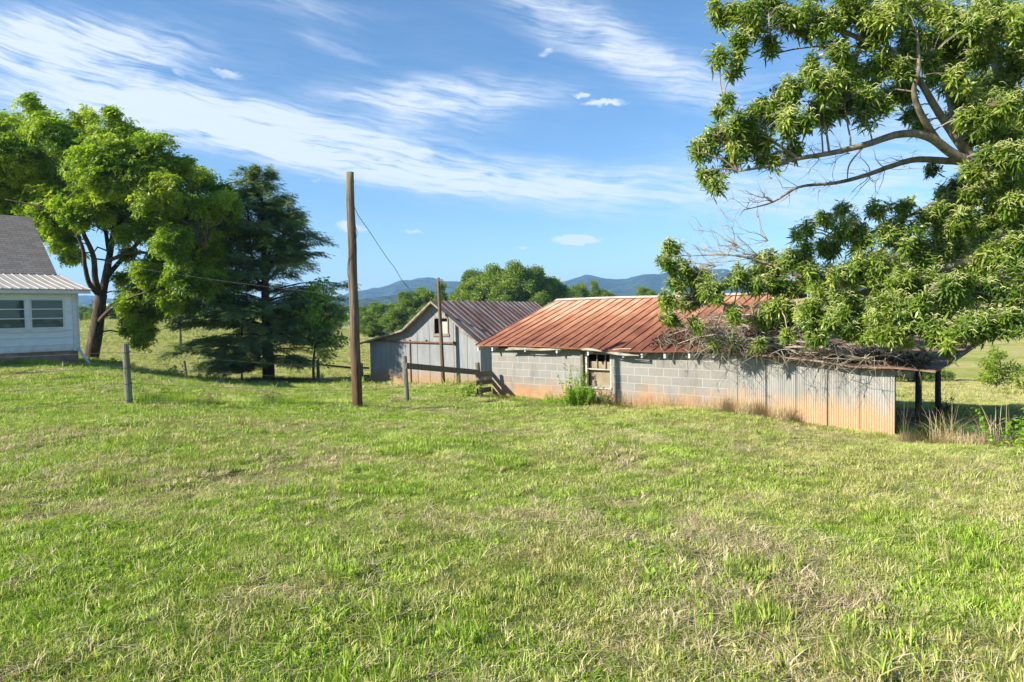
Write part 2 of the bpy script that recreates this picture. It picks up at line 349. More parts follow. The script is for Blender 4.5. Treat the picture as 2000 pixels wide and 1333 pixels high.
def rust_roof():
    m, nt, b = new_mat('rusted_roof_metal'); T = NT(nt); c = T.coord(); s = T.sep(c)
    pan = T.math('FLOOR', T.math('DIVIDE', s[0], .312)); wn = nt.nodes.new('ShaderNodeTexWhiteNoise'); wn.noise_dimensions = '1D'; nt.links.new(pan, wn.inputs['W'])
    st = T.noise(T.map(c, (3.4, .7, .7)), 2.2, 6, .62); blot = T.noise(c, 1.1, 5, .6); fn = T.noise(c, 24, 4, .7)
    up = T.range(s[1], 0, 4.0, -.12, .26, False); lf = T.range(s[0], 0, 5, .10, -.05, False)
    f = T.math('ADD', T.math('ADD', T.math('MULTIPLY', st, .55), T.math('MULTIPLY', blot, .35)), T.math('MULTIPLY', wn.outputs['Value'], .09))
    f = T.math('ADD', T.math('ADD', f, up), T.math('ADD', lf, T.math('MULTIPLY', fn, .12)))
    col = T.ramp(f, [(.40, (.15, .055, .033)), (.54, (.26, .105, .062)), (.66, (.37, .165, .090)), (.78, (.50, .29, .17)), (.92, (.62, .50, .40))])
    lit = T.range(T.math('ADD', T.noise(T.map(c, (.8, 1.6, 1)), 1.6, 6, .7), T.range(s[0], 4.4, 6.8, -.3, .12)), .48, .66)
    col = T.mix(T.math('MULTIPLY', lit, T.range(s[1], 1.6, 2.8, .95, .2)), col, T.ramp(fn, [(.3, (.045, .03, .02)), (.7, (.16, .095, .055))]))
    nt.links.new(col, b.inputs['Base Color']); b.inputs['Roughness'].default_value = .8; b.inputs['Specular IOR Level'].default_value = .18
    T.bump(T.math('ADD', T.math('MULTIPLY', st, 1.0), fn), .3, .008, b); return m
M['rust'] = rust_roof()
def striped_roof():
    m, nt, b = new_mat('streaked_tin'); T = NT(nt); c = T.coord(); s = T.sep(c)
    st = T.noise(T.map(c, (1, 6, 1)), 1.1, 5, .65); bl = T.noise(c, .9, 5); fn = T.noise(c, 18, 4, .7)
    tri = T.math('PINGPONG', s[1], .22)
    f = T.math('ADD', T.math('ADD', T.math('MULTIPLY', st, .5), T.math('MULTIPLY', bl, .35)), T.math('ADD', T.math('MULTIPLY', tri, 1.3), T.math('MULTIPLY', fn, .12)))
    col = T.ramp(f, [(.42, (.13, .05, .03)), (.56, (.26, .12, .075)), (.66, (.36, .23, .16)), (.76, (.50, .44, .38)), (.9, (.60, .58, .57))])
    nt.links.new(col, b.inputs['Base Color']); b.inputs['Roughness'].default_value = .62; b.inputs['Specular IOR Level'].default_value = .4
    T.bump(fn, .3, .006, b); return m
M['tin_roof'] = striped_roof()
def tin_wall(name, mudh, base=((.19, .20, .21), (.25, .26, .27), (.33, .335, .34)), mud=((.30, .18, .09), (.38, .25, .15))):
    m, nt, b = new_mat(name); T = NT(nt); c = T.coord(); s = T.sep(c)
    v = T.noise(T.map(c, (5, 5, .5)), 1.6, 5, .65); bl = T.noise(c, .8, 4); fn = T.noise(c, 30, 4, .7)
    f = T.math('ADD', T.math('MULTIPLY', v, .6), T.math('MULTIPLY', bl, .4))
    col = T.ramp(f, [(.35, base[0]), (.5, base[1]), (.66, base[2])])
    col = T.mix(T.range(T.noise(T.map(c, (9, 9, .6)), 1, 5, .7), .62, .75, 0, .6), col, (.30, .17, .10))
    md = T.range(T.math('SUBTRACT', s[2], T.math('MULTIPLY', T.noise(T.map(c, (2.4, 2.4, .7)), 1.6, 4), mudh)), -.05, mudh * .62, 1, 0)
    col = T.mix(T.math('MULTIPLY', md, .9), col, T.ramp(fn, [(.3, mud[0]), (.7, mud[1])]))
    nt.links.new(col, b.inputs['Base Color']); b.inputs['Roughness'].default_value = .6; b.inputs['Specular IOR Level'].default_value = .35; b.inputs['Specular IOR Level'].default_value = .22
    T.bump(fn, .25, .004, b); return m
M['tin_wall'] = tin_wall('weathered_grey_tin', .85)
M['corrugated'] = tin_wall('galvanised_corrugated_iron', .85, ((.21, .21, .20), (.29, .285, .265), (.38, .37, .34)), ((.40, .235, .11), (.49, .34, .195)))
M['brown_roof'] = simple('brown_lean_to_roof', [(.35, (.10, .06, .04)), (.5, (.24, .14, .10)), (.7, (.38, .29, .24))], (.6, 4, 1), 1.6, .75, .4, .01)
M['wood_grey'] = simple('weathered_wood', [(.3, (.13, .10, .075)), (.55, (.27, .225, .175)), (.8, (.42, .37, .30))], (9, 9, 1.2), 2, .9, .6, .01)
M['rail_wood'] = simple('rail_wood', [(.3, (.09, .075, .06)), (.6, (.20, .165, .13)), (.85, (.33, .28, .23))], (1.5, 9, 9), 2, .9, .6, .01)
def pole_mat():
    m, nt, b = new_mat('old_pole_wood'); T = NT(nt); c = T.coord(); s = T.sep(c)
    g = T.noise(T.map(c, (14, 14, .8)), 2, 7, .65, .3); g2 = T.noise(T.map(c, (40, 40, 1.5)), 1, 5, .7)
    up = T.ramp(g, [(.3, (.07, .05, .034)), (.5, (.15, .105, .07)), (.72, (.25, .19, .13))])
    lo = T.ramp(g, [(.3, (.06, .028, .016)), (.55, (.14, .06, .03)), (.8, (.22, .105, .055))])
    col = T.mix(T.range(T.math('ADD', s[2], T.math('MULTIPLY', g, .8)), .3, 2.6), lo, up)
    col = T.mix(T.range(s[2], 4.3, 4.9, 0, .4), col, (.30, .30, .17))
    nt.links.new(col, b.inputs['Base Color']); b.inputs['Roughness'].default_value = .9
    ck = T.range(T.noise(T.map(c, (22, 22, .35)), 1.2, 3, .5, .2), .60, .66); kn = T.range(T.noise(T.map(c, (5, 5, 2.2)), 1.6, 2), .70, .76)
    col2 = T.mix(T.math('MAXIMUM', T.math('MULTIPLY', ck, .8), T.math('MULTIPLY', kn, .6)), col, (.03, .02, .014)); nt.links.new(col2, b.inputs['Base Color'])
    T.bump(T.math('SUBTRACT', T.math('ADD', g, g2), ck), .9, .02, b); return m
M['pole'] = pole_mat()
M['post'] = simple('fence_post_wood', [(.3, (.09, .085, .06)), (.55, (.20, .19, .145)), (.8, (.32, .31, .26))], (10, 10, 1), 2, .9, .7, .01)
M['white_paint'] = simple('flaking_white_paint', [(.18, (.30, .28, .25)), (.34, (.55, .55, .54)), (.6, (.66, .68, .69)), (.8, (.74, .74, .73))], (1, 1, 3.5), 2.4, .6, .3, .004, 8)
def siding():
    m, nt, b = new_mat('white_siding'); T = NT(nt); c = T.coord(); s = T.sep(c)
    n = T.noise(T.map(c, (1, 1, 3)), 2.5, 8, .65)
    col = T.ramp(n, [(.22, (.33, .31, .28)), (.32, (.62, .67, .72)), (.6, (.72, .77, .83)), (.8, (.84, .85, .86))])
    md = T.range(T.math('ADD', s[2], T.math('MULTIPLY', T.noise(c, 2.2, 5), -.8)), -.15, .22, 1, 0)
    col = T.mix(T.math('MULTIPLY', md, .75), col, (.52, .33, .20)); nt.links.new(col, b.inputs['Base Color']); b.inputs['Roughness'].default_value = .6
    T.bump(n, .3, .004, b); return m
M['siding'] = siding()
M['foundation'] = simple('foundation_plaster', [(.3, (.17, .11, .08)), (.6, (.30, .21, .16)), (.8, (.38, .30, .24))], (1, 1, 1.5), 3, .95, .5, .02)
def shingle():
    m, nt, b = new_mat('asphalt_shingle'); T = NT(nt); c = T.coord('UV')
    br = nt.nodes.new('ShaderNodeTexBrick'); nt.links.new(c, br.inputs['Vector']); br.inputs['Scale'].default_value = 1
    br.inputs['Brick Width'].default_value = .30; br.inputs['Row Height'].default_value = .125; br.inputs['Mortar Size'].default_value = .008; br.inputs['Bias'].default_value = 0
    br.inputs['Color1'].default_value = (.25, .205, .17, 1); br.inputs['Color2'].default_value = (.36, .305, .26, 1); br.inputs['Mortar'].default_value = (.09, .08, .075, 1); br.offset = .37
    n = T.noise(c, 2, 6, .7); col = T.mix(T.math('MULTIPLY', n, .6), br.outputs['Color'], (.24, .20, .17)); nt.links.new(col, b.inputs['Base Color']); b.inputs['Roughness'].default_value = .95
    T.bump(T.math('MULTIPLY', br.outputs['Fac'], -1.0), .8, .012, b); return m
M['shingle'] = shingle()
M['house_tin'] = simple('house_roof_tin', [(.3, (.34, .31, .29)), (.6, (.42, .39, .365)), (.8, (.50, .465, .44))], (3, .6, 1), 2, .5, .2, .004, spec=.5)
M['old_trim'] = simple('old_cream_trim', [(.3, (.24, .20, .15)), (.5, (.42, .38, .31)), (.75, (.56, .52, .45))], (2, 6, 6), 3, .8, .3, .004)
M['dark'] = simple('dark_interior', [(.3, (.02, .017, .014)), (.7, (.05, .04, .03))], bump=0)
M['interior'] = simple('lit_interior_tan', [(.3, (.20, .155, .10)), (.7, (.33, .26, .18))], nscale=3, bump=.2)  # light tan that stands for the lit inside of the barn window
M['wire'] = simple('rusty_wire', [(.3, (.16, .14, .12)), (.7, (.32, .30, .28))], bump=0, rough=.5)
M['cable'] = simple('cable', [(.3, (.05, .05, .05)), (.7, (.10, .10, .10))], bump=0)
M['steel'] = simple('pale_steel', [(.3, (.42, .44, .46)), (.7, (.62, .64, .66))], bump=0, rough=.4)
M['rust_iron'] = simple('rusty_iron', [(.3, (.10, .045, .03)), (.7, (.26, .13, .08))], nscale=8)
m, nt, b = new_mat('window_glass'); b.inputs['Base Color'].default_value = (.035, .055, .065, 1); b.inputs['Specular Tint'].default_value = (.55, .8, 1, 1); b.inputs['Roughness'].default_value = .03; b.inputs['Specular IOR Level'].default_value = .6
T = NT(nt); T.bump(T.noise(T.coord(), 1.3, 2), .25, .02, b); M['glass'] = m
M['mountain'] = simple('wooded_mountain', [(.40, (.016, .034, .012)), (.5, (.04, .07, .02)), (.60, (.085, .12, .035))], (.009, .009, .02), 1.6, 1, 1.0, 40, 10, .05)

# ------------------------------------------------------------------ terrain (polar height table: bearing x forward distance)
DR = [1, 5, 9, 12, 15.5, 20, 26, 32, 40, 50, 65, 80, 110, 140, 200, 300, 450, 700, 1500, 7000]
TB = {
 -1500: [0, .05, .12, .2, .27, .35, .3, .2, .0, -.1, 0, .3, 1, 1.6, 2, 2, 0, -5, -15, -30],
 -300: [0, .05, .13, .2, .28, .36, .3, .2, .0, -.3, -.2, .1, .8, 1.6, 2, 1.5, 0, -5, -15, -30],
 0:    [0, .05, .14, .2, .27, .36, .25, .05, -.3, -.8, -.8, -.3, .6, 1.7, 2, 1, 0, -5, -15, -30],
 160:  [0, .03, .08, .13, .15, .22, .10, -.3, -.9, -1.2, -1.1, -.5, .5, 1.7, 1.8, 0, -3, -8, -15, -30],
 362:  [0, .0, .0, .02, -.05, -.3, -.8, -1.3, -1.9, -1.95, -1.6, -1.0, .3, 1.75, 1.7, 0, -4, -8, -15, -30],
 520:  [0, .0, -.05, -.15, -.3, -.6, -1.0, -1.43, -1.9, -2.0, -1.7, -1.1, .2, 1.6, 1.4, 0, -4, -8, -15, -30],
 700:  [0, -.03, -.13, -.25, -.43, -.75, -1.2, -1.55, -2.0, -2.2, -2.0, -1.8, -1.9, -2.1, -2.5, -3, -5, -8, -15, -30],
 860:  [0, -.03, -.15, -.30, -.52, -.82, -1.2, -1.5, -1.9, -2.2, -2.0, -1.9, -2., -2.3, -2.6, -3, -6, -9, -15, -30],
 960:  [0, -.03, -.18, -.38, -.60, -.92, -1.25, -1.5, -1.9, -2.3, -2, -2, -2, -2.3, -2.6, -3, -6, -9, -15, -30],
 1200: [0, -.05, -.22, -.42, -.70, -1.0, -1.3, -1.6, -2.1, -2.6, -2.8, -2.5, -2, -1.5, -1, -3, -5, -8, -15, -30],
 1420: [0, -.06, -.28, -.48, -.76, -1.1, -1.5, -1.9, -2.5, -3.2, -4, -4, -4, -3.5, -3, -3, -2, -8, -15, -30],
 1750: [0, -.08, -.40, -.84, -1.14, -1.35, -1.95, -2.6, -3.2, -4.2, -5.6, -6.4, -6.8, -6.6, -6.2, -4, 4, -2, -15, -30],
 1950: [0, -.10, -.46, -.88, -1.18, -1.45, -2.1, -2.7, -3.4, -4.4, -6, -7, -7, -6.4, -5.2, -1.5, 8, 0, -15, -30],
 2200: [0, -.10, -.46, -.88, -1.18, -1.45, -2.1, -2.7, -3.4, -4.4, -6, -7, -7, -6, -4.5, 0, 10, 0, -15, -30],
 3500: [0, -.05, -.2, -.4, -.6, -.8, -1.1, -1.5, -2, -2.5, -3, -3.5, -4, -4, -3, 0, 5, 0, -15, -30]}
cols = sorted(TB); TH = np.array([-np.pi] + [math.atan((c - 1000) / F) for c in cols] + [np.pi])
TV = np.array([TB[-1500]] + [TB[c] for c in cols] + [TB[-1500]], float)
TV[0] = TV[-1] = np.where(np.array(DR) < 60, TV[0] * .5, TV[0])
nth, nd = 900, 420
thg = np.linspace(-np.pi, np.pi, nth + 1); ldg = np.linspace(math.log(.25), math.log(7000), nd)
tmp = np.array([np.interp(ldg, np.log(DR), row) for row in TV])
ker = np.exp(-np.linspace(-2, 2, 17) ** 2); ker /= ker.sum()
def blur(a): return np.array([np.convolve(np.pad(r, 8, 'edge'), ker, 'valid') for r in a])
tmp = blur(tmp)
Zg = np.array([np.interp(thg, TH, tmp[:, j]) for j in range(nd)])      # nd x nth+1
Zg = blur(Zg)
CC = math.cos(R(50))
def H(x, y, micro=True):
    x = np.asarray(x, float); y = np.asarray(y, float)
    th = np.arctan2(x, y); r = np.hypot(x, y) + 1e-6; d = r * np.maximum(np.cos(th), CC)
    fi = (np.log(np.maximum(d, .26)) - ldg[0]) / (ldg[1] - ldg[0]); fi = np.clip(fi, 0, nd - 1.001)
    fj = np.clip((th + np.pi) / (2 * np.pi) * nth, 0, nth - 1e-3)
    i = fi.astype(int); j = fj.astype(int); a = fi - i; b_ = fj - j
    z = (Zg[i, j] * (1 - a) + Zg[i + 1, j] * a) * (1 - b_) + (Zg[i, j + 1] * (1 - a) + Zg[i + 1, j + 1] * a) * b_
    if micro:
        z = z + (fbm(x * .9, y * .9, 3, 5) - .44) * .16 * np.clip(r / 6, .25, 1) + (fbm(x * .12, y * .12, 3, 9) - .44) * .35 * np.clip((r - 26) / 30, 0, 1) + (fbm(x * .01, y * .01, 3, 19) - .44) * 6 * np.clip((r - 500) / 600, 0, 1)
    return z
def Hf(x, y): return float(H(np.array([x]), np.array([y]))[0])
nr = 520; rr = np.exp(np.linspace(math.log(.4), math.log(7000 / CC * .98), nr)); na = 720
tt = np.linspace(-np.pi, np.pi, na, endpoint=False)
TT, RR = np.meshgrid(tt, rr); X = RR * np.sin(TT); Y = RR * np.cos(TT); Z = H(X, Y)
V = np.stack([X, Y, Z], -1).reshape(-1, 3); V = np.vstack([V, [[0, 0, float(Z[0].mean())]]])
i = np.arange(nr - 1)[:, None]; j = np.arange(na)[None, :]; j2 = (j + 1) % na
Q = np.stack([i * na + j, i * na + j2, (i + 1) * na + j2, (i + 1) * na + j], -1).reshape(-1, 4)[:, ::-1]
Tr = np.stack([np.full(na, nr * na), (np.arange(na) + 1) % na, np.arange(na)], -1)[:, ::-1]
gm = ground_mat()
g = link('ground', mesh_np('ground', V, [Q, Tr], gm, smooth=True)); tag(g, kind='structure')

def mountain(name, prof, d0, d1, seed, amp):
    """ridge line given as photo bearings; a real sloping range of hills with spurs"""
    xs = np.linspace(prof[0][0], prof[-1][0], 420); ys = np.interp(xs, [p[0] for p in prof], [p[1] for p in prof])
    rows = 40; V = []
    for k in range(rows):
        t = k / (rows - 1)
        if t <= .7: dd = d0 + (d1 - d0) * t / .7; hf = (t / .7) ** .9
        else: dd = d1 + (d1 - d0) * (t - .7); hf = 1 - ((t - .7) / .3) ** 1.3
        u = (xs - 1000) / F
        top = np.array([P(x, y, d1).z for x, y in zip(xs, ys)])
        n = fbm(u * 26 + seed, np.full_like(u, t * 3.0) + u * 5, 5, seed) - .45
        z = -25 + (top + 25) * hf + n * amp * (4 * t * (1 - t) if t < .7 else .3) + (fbm(u * 200, u * 0 + t * 20, 3, seed) - .44) * amp * .12
        V.append(np.stack([u * dd, np.full_like(u, dd), z], -1))
    V = np.array(V).reshape(-1, 3); nx = len(xs)
    i = np.arange(rows - 1)[:, None]; j = np.arange(nx - 1)[None, :]
    Q = np.stack([i * nx + j, i * nx + j + 1, (i + 1) * nx + j + 1, (i + 1) * nx + j], -1).reshape(-1, 4)
    o = link(name, mesh_np(name, V, [Q], M['mountain'], smooth=True)); tag(o, kind='structure')
mountain('mountains', [(-1400, 560), (-600, 560), (100, 575), (250, 585), (400, 578), (560, 588), (660, 583), (700, 573), (735, 561), (780, 551), (830, 547), (880, 550), (950, 557), (1010, 566), (1060, 562), (1105, 545), (1135, 539.5), (1165, 541.5),
   (1230, 541), (1290, 537.5), (1370, 531), (1430, 533), (1500, 545), (1600, 556), (1800, 560), (2200, 550), (3200, 560)], 1900, 3400, 3, 90)
mountain('low_hills', [(-1400, 590), (100, 596), (400, 600), (650, 590), (740, 577), (775, 573), (800, 575), (840, 583), (900, 590), (1000, 590), (1100, 585), (1160, 578), (1250, 582), (1350, 590), (1700, 590), (3200, 590)], 900, 1700, 11, 40)

# ------------------------------------------------------------------ the block barn with its lean-to
UX, UY = .751, -.66
def barn_pt(x, y, z=0): return Vector((-.61 + UX * x + .66 * y, 20.3 + UY * x + .751 * y, z))
BZ = -1.0; rzb = math.atan2(UY, UX)
barn = empty('block_barn', barn_pt(0, 0, BZ), rzb, 'long low grey concrete block barn with rust red seamed metal roof and corrugated extension', 'barn')
def bz(z): return z - BZ
def loc_x(px):       # position along the front wall for a photo column
    k = (px - 1000) / F; return (20.3 * k + .61) / (UX - UY * k)
LW = 7.35; xa, xb = loc_x(1139), loc_x(1193); BD = 7.2; eave = bz(.66)
o1 = MB(); zt = bz(.60)
o1.box(0, xa, 0, .2, -.5, zt); o1.box(xb, LW, 0, .2, -.5, zt); o1.box(xa, xb, 0, .2, -.5, bz(-.40)); 
o1.box(0, .2, .2, BD, -.5, zt); o1.box(0, LW, BD, BD + .2, -.5, zt); o1.box(LW - .2, LW, .2, BD, -.5, zt)
o1.quad((0, .1, zt), (0, BD + .1, zt), (0, BD / 2 + .1, zt + 1.2)); 
o1.build('wall', M['block'], barn)
MB().box(xa, xb, -.01, .17, bz(.50), zt).build('lintel', M['wood_grey'], barn)
MB().box(xa - .02, xb + .02, -.035, .2, bz(-.40), bz(-.35)).build('window_sill', M['old_trim'], barn)
# window: two frames, cross bar, board coloured pale for the lit interior
wn = MB(); wn.box(xa + .02, xa + .10, .02, .10, bz(-.35), bz(.5)); wn.box(xb - .05, xb - .005, .02, .10, bz(-.35), bz(.5)); wn.box(xa + .1, xb - .05, .03, .08, bz(.09), bz(.12))
wfr = wn.build('window', M['old_trim'], barn)
MB().box(xa + .10, xb - .05, .15, .17, bz(-.35), bz(.30)).build('lit_interior_board', M['interior'], wfr)
for q in (.35, .72): MB().box(xa + .1 + (xb - xa - .15) * q - .01, xa + .1 + (xb - xa - .15) * q + .01, .11, .14, bz(.12), bz(.5)).build('mullion', M['wood_grey'], wfr)
MB().box(xa - .06, xa + .012, -.055, -.003, -.3, zt).build('door_post', M['rail_wood'], barn)
fl = MB().box(.25, LW - .25, .25, BD - .05, -.3, -.25); fl.build('floor', M['dark'], barn)
# main roof: two seamed slopes
RY0, RR_, RZ0, RZR, RX0, RX1 = -.33, BD / 2 + .1, bz(.70), bz(2.05), -.36, LW + .42
sag = lambda x: -.035 * math.sin((x - RX0) / (RX1 - RX0) * math.pi) + .035 * math.sin(x * .9)
rf = MB()
def roof_pt(x, t, side, dz=0):
    if side == 0: return (x, RY0 + (RR_ - RY0) * t, RZ0 + (RZR - RZ0) * t + dz + sag(x) * (1 - .6 * t))
    yb = BD + .5; return (x, yb + (RR_ - yb) * t, RZ0 + (RZR - RZ0) * t + dz)
nxs = 60
for side in (0, 1):
    for a in range(nxs):
        x0 = RX0 + (RX1 - RX0) * a / nxs; x1 = RX0 + (RX1 - RX0) * (a + 1) / nxs
        for b_ in range(6):
            t0, t1 = b_ / 6, (b_ + 1) / 6
            rf.quad(roof_pt(x0, t0, side), roof_pt(x1, t0, side), roof_pt(x1, t1, side), roof_pt(x0, t1, side))
            rf.quad(roof_pt(x0, t0, side, -.03), roof_pt(x0, t1, side, -.03), roof_pt(x1, t1, side, -.03), roof_pt(x1, t0, side, -.03))
        rf.quad(roof_pt(x0, 0, side, -.03), roof_pt(x1, 0, side, -.03), roof_pt(x1, 0, side), roof_pt(x0, 0, side))
for e, x in ((0, RX0), (1, RX1)):
    rf.quad(roof_pt(x, 0, 0, -.03), roof_pt(x, 0, 0), roof_pt(x, 1, 0), roof_pt(x, 1, 0, -.03))
roof = rf.build('roof', M['rust'], barn)
sm = MB(); k = 0; x = RX0 + .015
while x < RX1:
    for b_ in range(6):
        sm.beam(roof_pt(x, b_ / 6, 0, .014), roof_pt(x, (b_ + 1) / 6, 0, .010), .018, .024)
    x += .312
sm.build('roof_seams', M['rust'], roof)
rc = MB(); 
for a in range(20):
    x0 = RX0 + (RX1 - RX0) * a / 20; x1 = RX0 + (RX1 - RX0) * (a + 1) / 20
    p0 = roof_pt(x0, 1, 0, .04); p1 = roof_pt(x1, 1, 0, .04); q0 = roof_pt(x0, .955, 0, .034); q1 = roof_pt(x1, .955, 0, .034)
    rc.quad(q0, q1, p1, p0); s0 = roof_pt(x0, .955, 1, .034); s1 = roof_pt(x1, .955, 1, .034); rc.quad(p0, p1, s1, s0)
rc.build('ridge_cap', simple('ridge_cap_metal', [(.3, (.42, .25, .18)), (.5, (.58, .47, .40)), (.7, (.66, .62, .58))], (1, 3, 1), 2, .5, .1), roof)
for px in (948, 976, 1040, 1102, 1163, 1232, 1268, 1313, 1361, 1408):
    x = loc_x(px) - .06; MB().box(x - .022, x + .022, -.27 + .0, -.002, eave - .135, eave - .035, lambda a, b_, c: (a, b_, c + (b_ + .27) * .33 + sag(a))).build('rafter_tail', M['white_paint'], barn)
# torn strip of white trim hanging under the eave
def strip(x0, x1, z0, z1, y, name, amp=.02):
    t = MB(); n = 14; pr = None
    for a in range(n + 1):
        q = a / n; xx = x0 + (x1 - x0) * q; zz = z0 + (z1 - z0) * q + amp * math.sin(q * 7) ; ww = .035 + .015 * math.sin(q * 11)
        cur = ((xx, y, zz), (xx, y - .015, zz + ww), (xx, y + .02, zz + ww * 1.2), (xx, y + .03, zz))
        if pr:
            for c in range(4): t.quad(pr[c], cur[c], cur[(c + 1) % 4], pr[(c + 1) % 4])
        pr = cur
    t.build(name, M['old_trim'], barn)
strip(loc_x(1000), loc_x(1108), bz(.555), bz(.61), -.30, 'loose_trim', .012); strip(loc_x(1150), loc_x(1262), bz(.62), bz(.50), -.34, 'loose_trim', .02)
strip(loc_x(1004), loc_x(1150), bz(.60), bz(.635), -.26, 'loose_trim', .008); strip(loc_x(1185), loc_x(1230), bz(.60), bz(.56), -.30, 'loose_trim', .015)
# a dead branch hanging from the roof edge whose shadow crosses the wall
# gable end boards (left)
# corrugated lean-to at the right end
LX = loc_x(1747); 
def corr(x0, x1, ztop0, ztop1, z0, name, y=-.03):
    n = int((x1 - x0) / .046 * 8); V = []; Q = []
    for i_ in range(n + 1):
        x = x0 + (x1 - x0) * i_ / n; yy = y + .0055 * math.cos(2 * math.pi * (x - x0) / .046); zt_ = ztop0 + (ztop1 - ztop0) * i_ / n
        V += [(x, yy, z0), (x, yy, (z0 + zt_) / 2), (x, yy, zt_)]
    for i_ in range(n): Q += [(3 * i_, 3 * i_ + 3, 3 * i_ + 4, 3 * i_ + 1), (3 * i_ + 1, 3 * i_ + 4, 3 * i_ + 5, 3 * i_ + 2)]
    o = link(name, mesh_np(name, V, [np.array(Q)], M['corrugated'], smooth=True), barn); return o
shx = [LW - .02, loc_x(1442), loc_x(1497), loc_x(1556), loc_x(1617), loc_x(1681), LX]
ztf = lambda x: bz(.62) + (bz(.36) - bz(.62)) * (x - LW) / (LX - LW)
for q in range(6):
    if q: MB().box(shx[q] - .003, shx[q] + .004, -.066, -.058, -.2, ztf(shx[q]) - .05).build('sheet_joint', M['dark'], barn)
    corr(shx[q], shx[q + 1] + .02, ztf(shx[q]) + .02, ztf(shx[q + 1]), -.25 - .02 * q, 'wall_sheet', -.03 - .016 * (q % 2))
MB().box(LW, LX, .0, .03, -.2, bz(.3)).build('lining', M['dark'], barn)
MB().box(LX - .09, LX + .01, -.01, .10, -.5, ztf(LX) + .02).build('corner_post', M['wood_grey'], barn)
fa = MB(); fa.beam((LW - .1, -.10, ztf(LW) + .01), (LX + .02, -.10, ztf(LX) + .0), .03, .12); fa.beam((LX - .3, -.11, ztf(LX) + .0), (LX + .34, -.02, ztf(LX) - .07), .025, .10); fa.beam((LX - .02, .02, ztf(LX) - .10), (LX + .30, .08, ztf(LX) - .15), .02, .05)
fa.build('fascia', M['wood_grey'], barn)
# lean-to roof: front edge drops to the right, rises gently to the back
lt = MB(); nxl, nyl = 26, 10
def ltp(a, b_, dz=0):
    x = LW + .1 + (LX + .75 - LW - .1) * a; yb = -.34 + 6.75 * b_
    return (x, yb, ztf(min(x, LX + .2)) + .06 + .30 * b_ + .012 * math.sin(x * 46) + .02 * math.sin(x * 3 + b_ * 5) + dz)
for a in range(nxl):
    for b_ in range(nyl):
        A, B = a / nxl, b_ / nyl; A1, B1 = (a + 1) / nxl, (b_ + 1) / nyl
        lt.quad(ltp(A, B), ltp(A1, B), ltp(A1, B1), ltp(A, B1)); lt.quad(ltp(A, B, -.025), ltp(A, B1, -.025), ltp(A1, B1, -.025), ltp(A1, B, -.025))
for a in range(nxl): lt.quad(ltp(a / nxl, 0, -.025), ltp((a + 1) / nxl, 0, -.025), ltp((a + 1) / nxl, 0), ltp(a / nxl, 0))
for b_ in range(nyl): lt.quad(ltp(1, b_ / nyl, -.025), ltp(1, (b_ + 1) / nyl, -.025), ltp(1, (b_ + 1) / nyl), ltp(1, b_ / nyl))
lt.build('lean_to_roof', M['brown_roof'], barn)
bm_ = MB(); 
bm_.beam((LX - .02, 0, ztf(LX) - .06), (LX - .02, 6.3, ztf(LX) + .16), .09, .14)
for b_ in (.5, 2.0, 3.5, 5.0, 6.2): bm_.beam((LW + .1, b_, ztf(LW) - .02 + b_ * .045), (LX + .7, b_, ztf(LX) - .0 + b_ * .045), .05, .09)
bm_.build('roof_beams', M['wood_grey'], barn)
for (px, py, Y_) in ((1794, 835, 15.5), (1832, 804, 18.1)):
    p = P(px, py, Y_); q = barn.matrix_basis.inverted() @ p if False else None
    dx, dy = p.x + .61, p.y - 20.3; lx = dx * UX + dy * UY; ly = dx * .66 + dy * .751
    MB().tube([(lx, ly, -.6), (lx, ly, ztf(LX) + .0 + .04 * ly)], [.075, .065], 9, wob=.12).build('porch_post', simple('dark_post', [(.3, (.05, .035, .025)), (.7, (.13, .09, .06))], (8, 8, 1), 3), barn)
MB().box(LX - .25, LX + 1.2, 6.6, 6.65, -1.5, -.4).build('back_board', M['dark'], barn) if False else None

# ------------------------------------------------------------------ the grey gable barn behind
gb = empty('gable_barn', (-6.46, 31.0, -1.55), R(-30), 'grey tin sided gable barn with streaked rusty roof behind the slim leaning pole', 'barn')
GZ = -1.55
def gz(z): return z - GZ
def glx(px): k = (px - 1000) / F; return (6.46 + 31 * k) / (.866 + .5 * k)
GW, GL, AX, AZ, KX, KZ = 5.95, 9.0, 3.73, gz(2.22), 2.14, gz(1.02); LZ = gz(.50)
topz = lambda x: (LZ + (KZ - LZ) * x / KX) if x < KX else (KZ + (AZ - KZ) * (x - KX) / (AX - KX) if x < AX else AZ - (x - AX) * .745)
wx0, wx1, wz0, wz1 = glx(850), glx(875), gz(.82), gz(1.46)
fw = MB(); xs_ = sorted([0, .6, 1.2, 1.7, KX, 2.7, 3.2, wx0, AX, wx1, 4.9, 5.4, GW])
for a, b_ in zip(xs_[:-1], xs_[1:]):
    def cell(z0a, z0b, z1a, z1b):
        fw.quad((a, 0, z0a), (b_, 0, z0b), (b_, 0, z1b), (a, 0, z1a)); 
    if a >= wx0 - 1e-6 and b_ <= wx1 + 1e-6: cell(-.6, -.6, wz0, wz0); cell(wz1, wz1, topz(a) - .03, topz(b_) - .03)
    else: cell(-.6, -.6, topz(a) - .03, topz(b_) - .03)
fw.quad((GW, 0, -.6), (GW, GL, -.6), (GW, GL, topz(GW) - .03), (GW, 0, topz(GW) - .03)); fw.quad((0, 0, -.6), (0, 0, LZ), (0, GL, LZ), (0, GL, -.6))
fw.quad(*[(x, GL, topz(x) - .03 if z else -.6) for x, z in ((0, 0), (0, 1), (KX, 1), (AX, 1), (GW, 1), (GW, 0))])
fw.build('wall', M['tin_wall'], gb)
ss = MB()
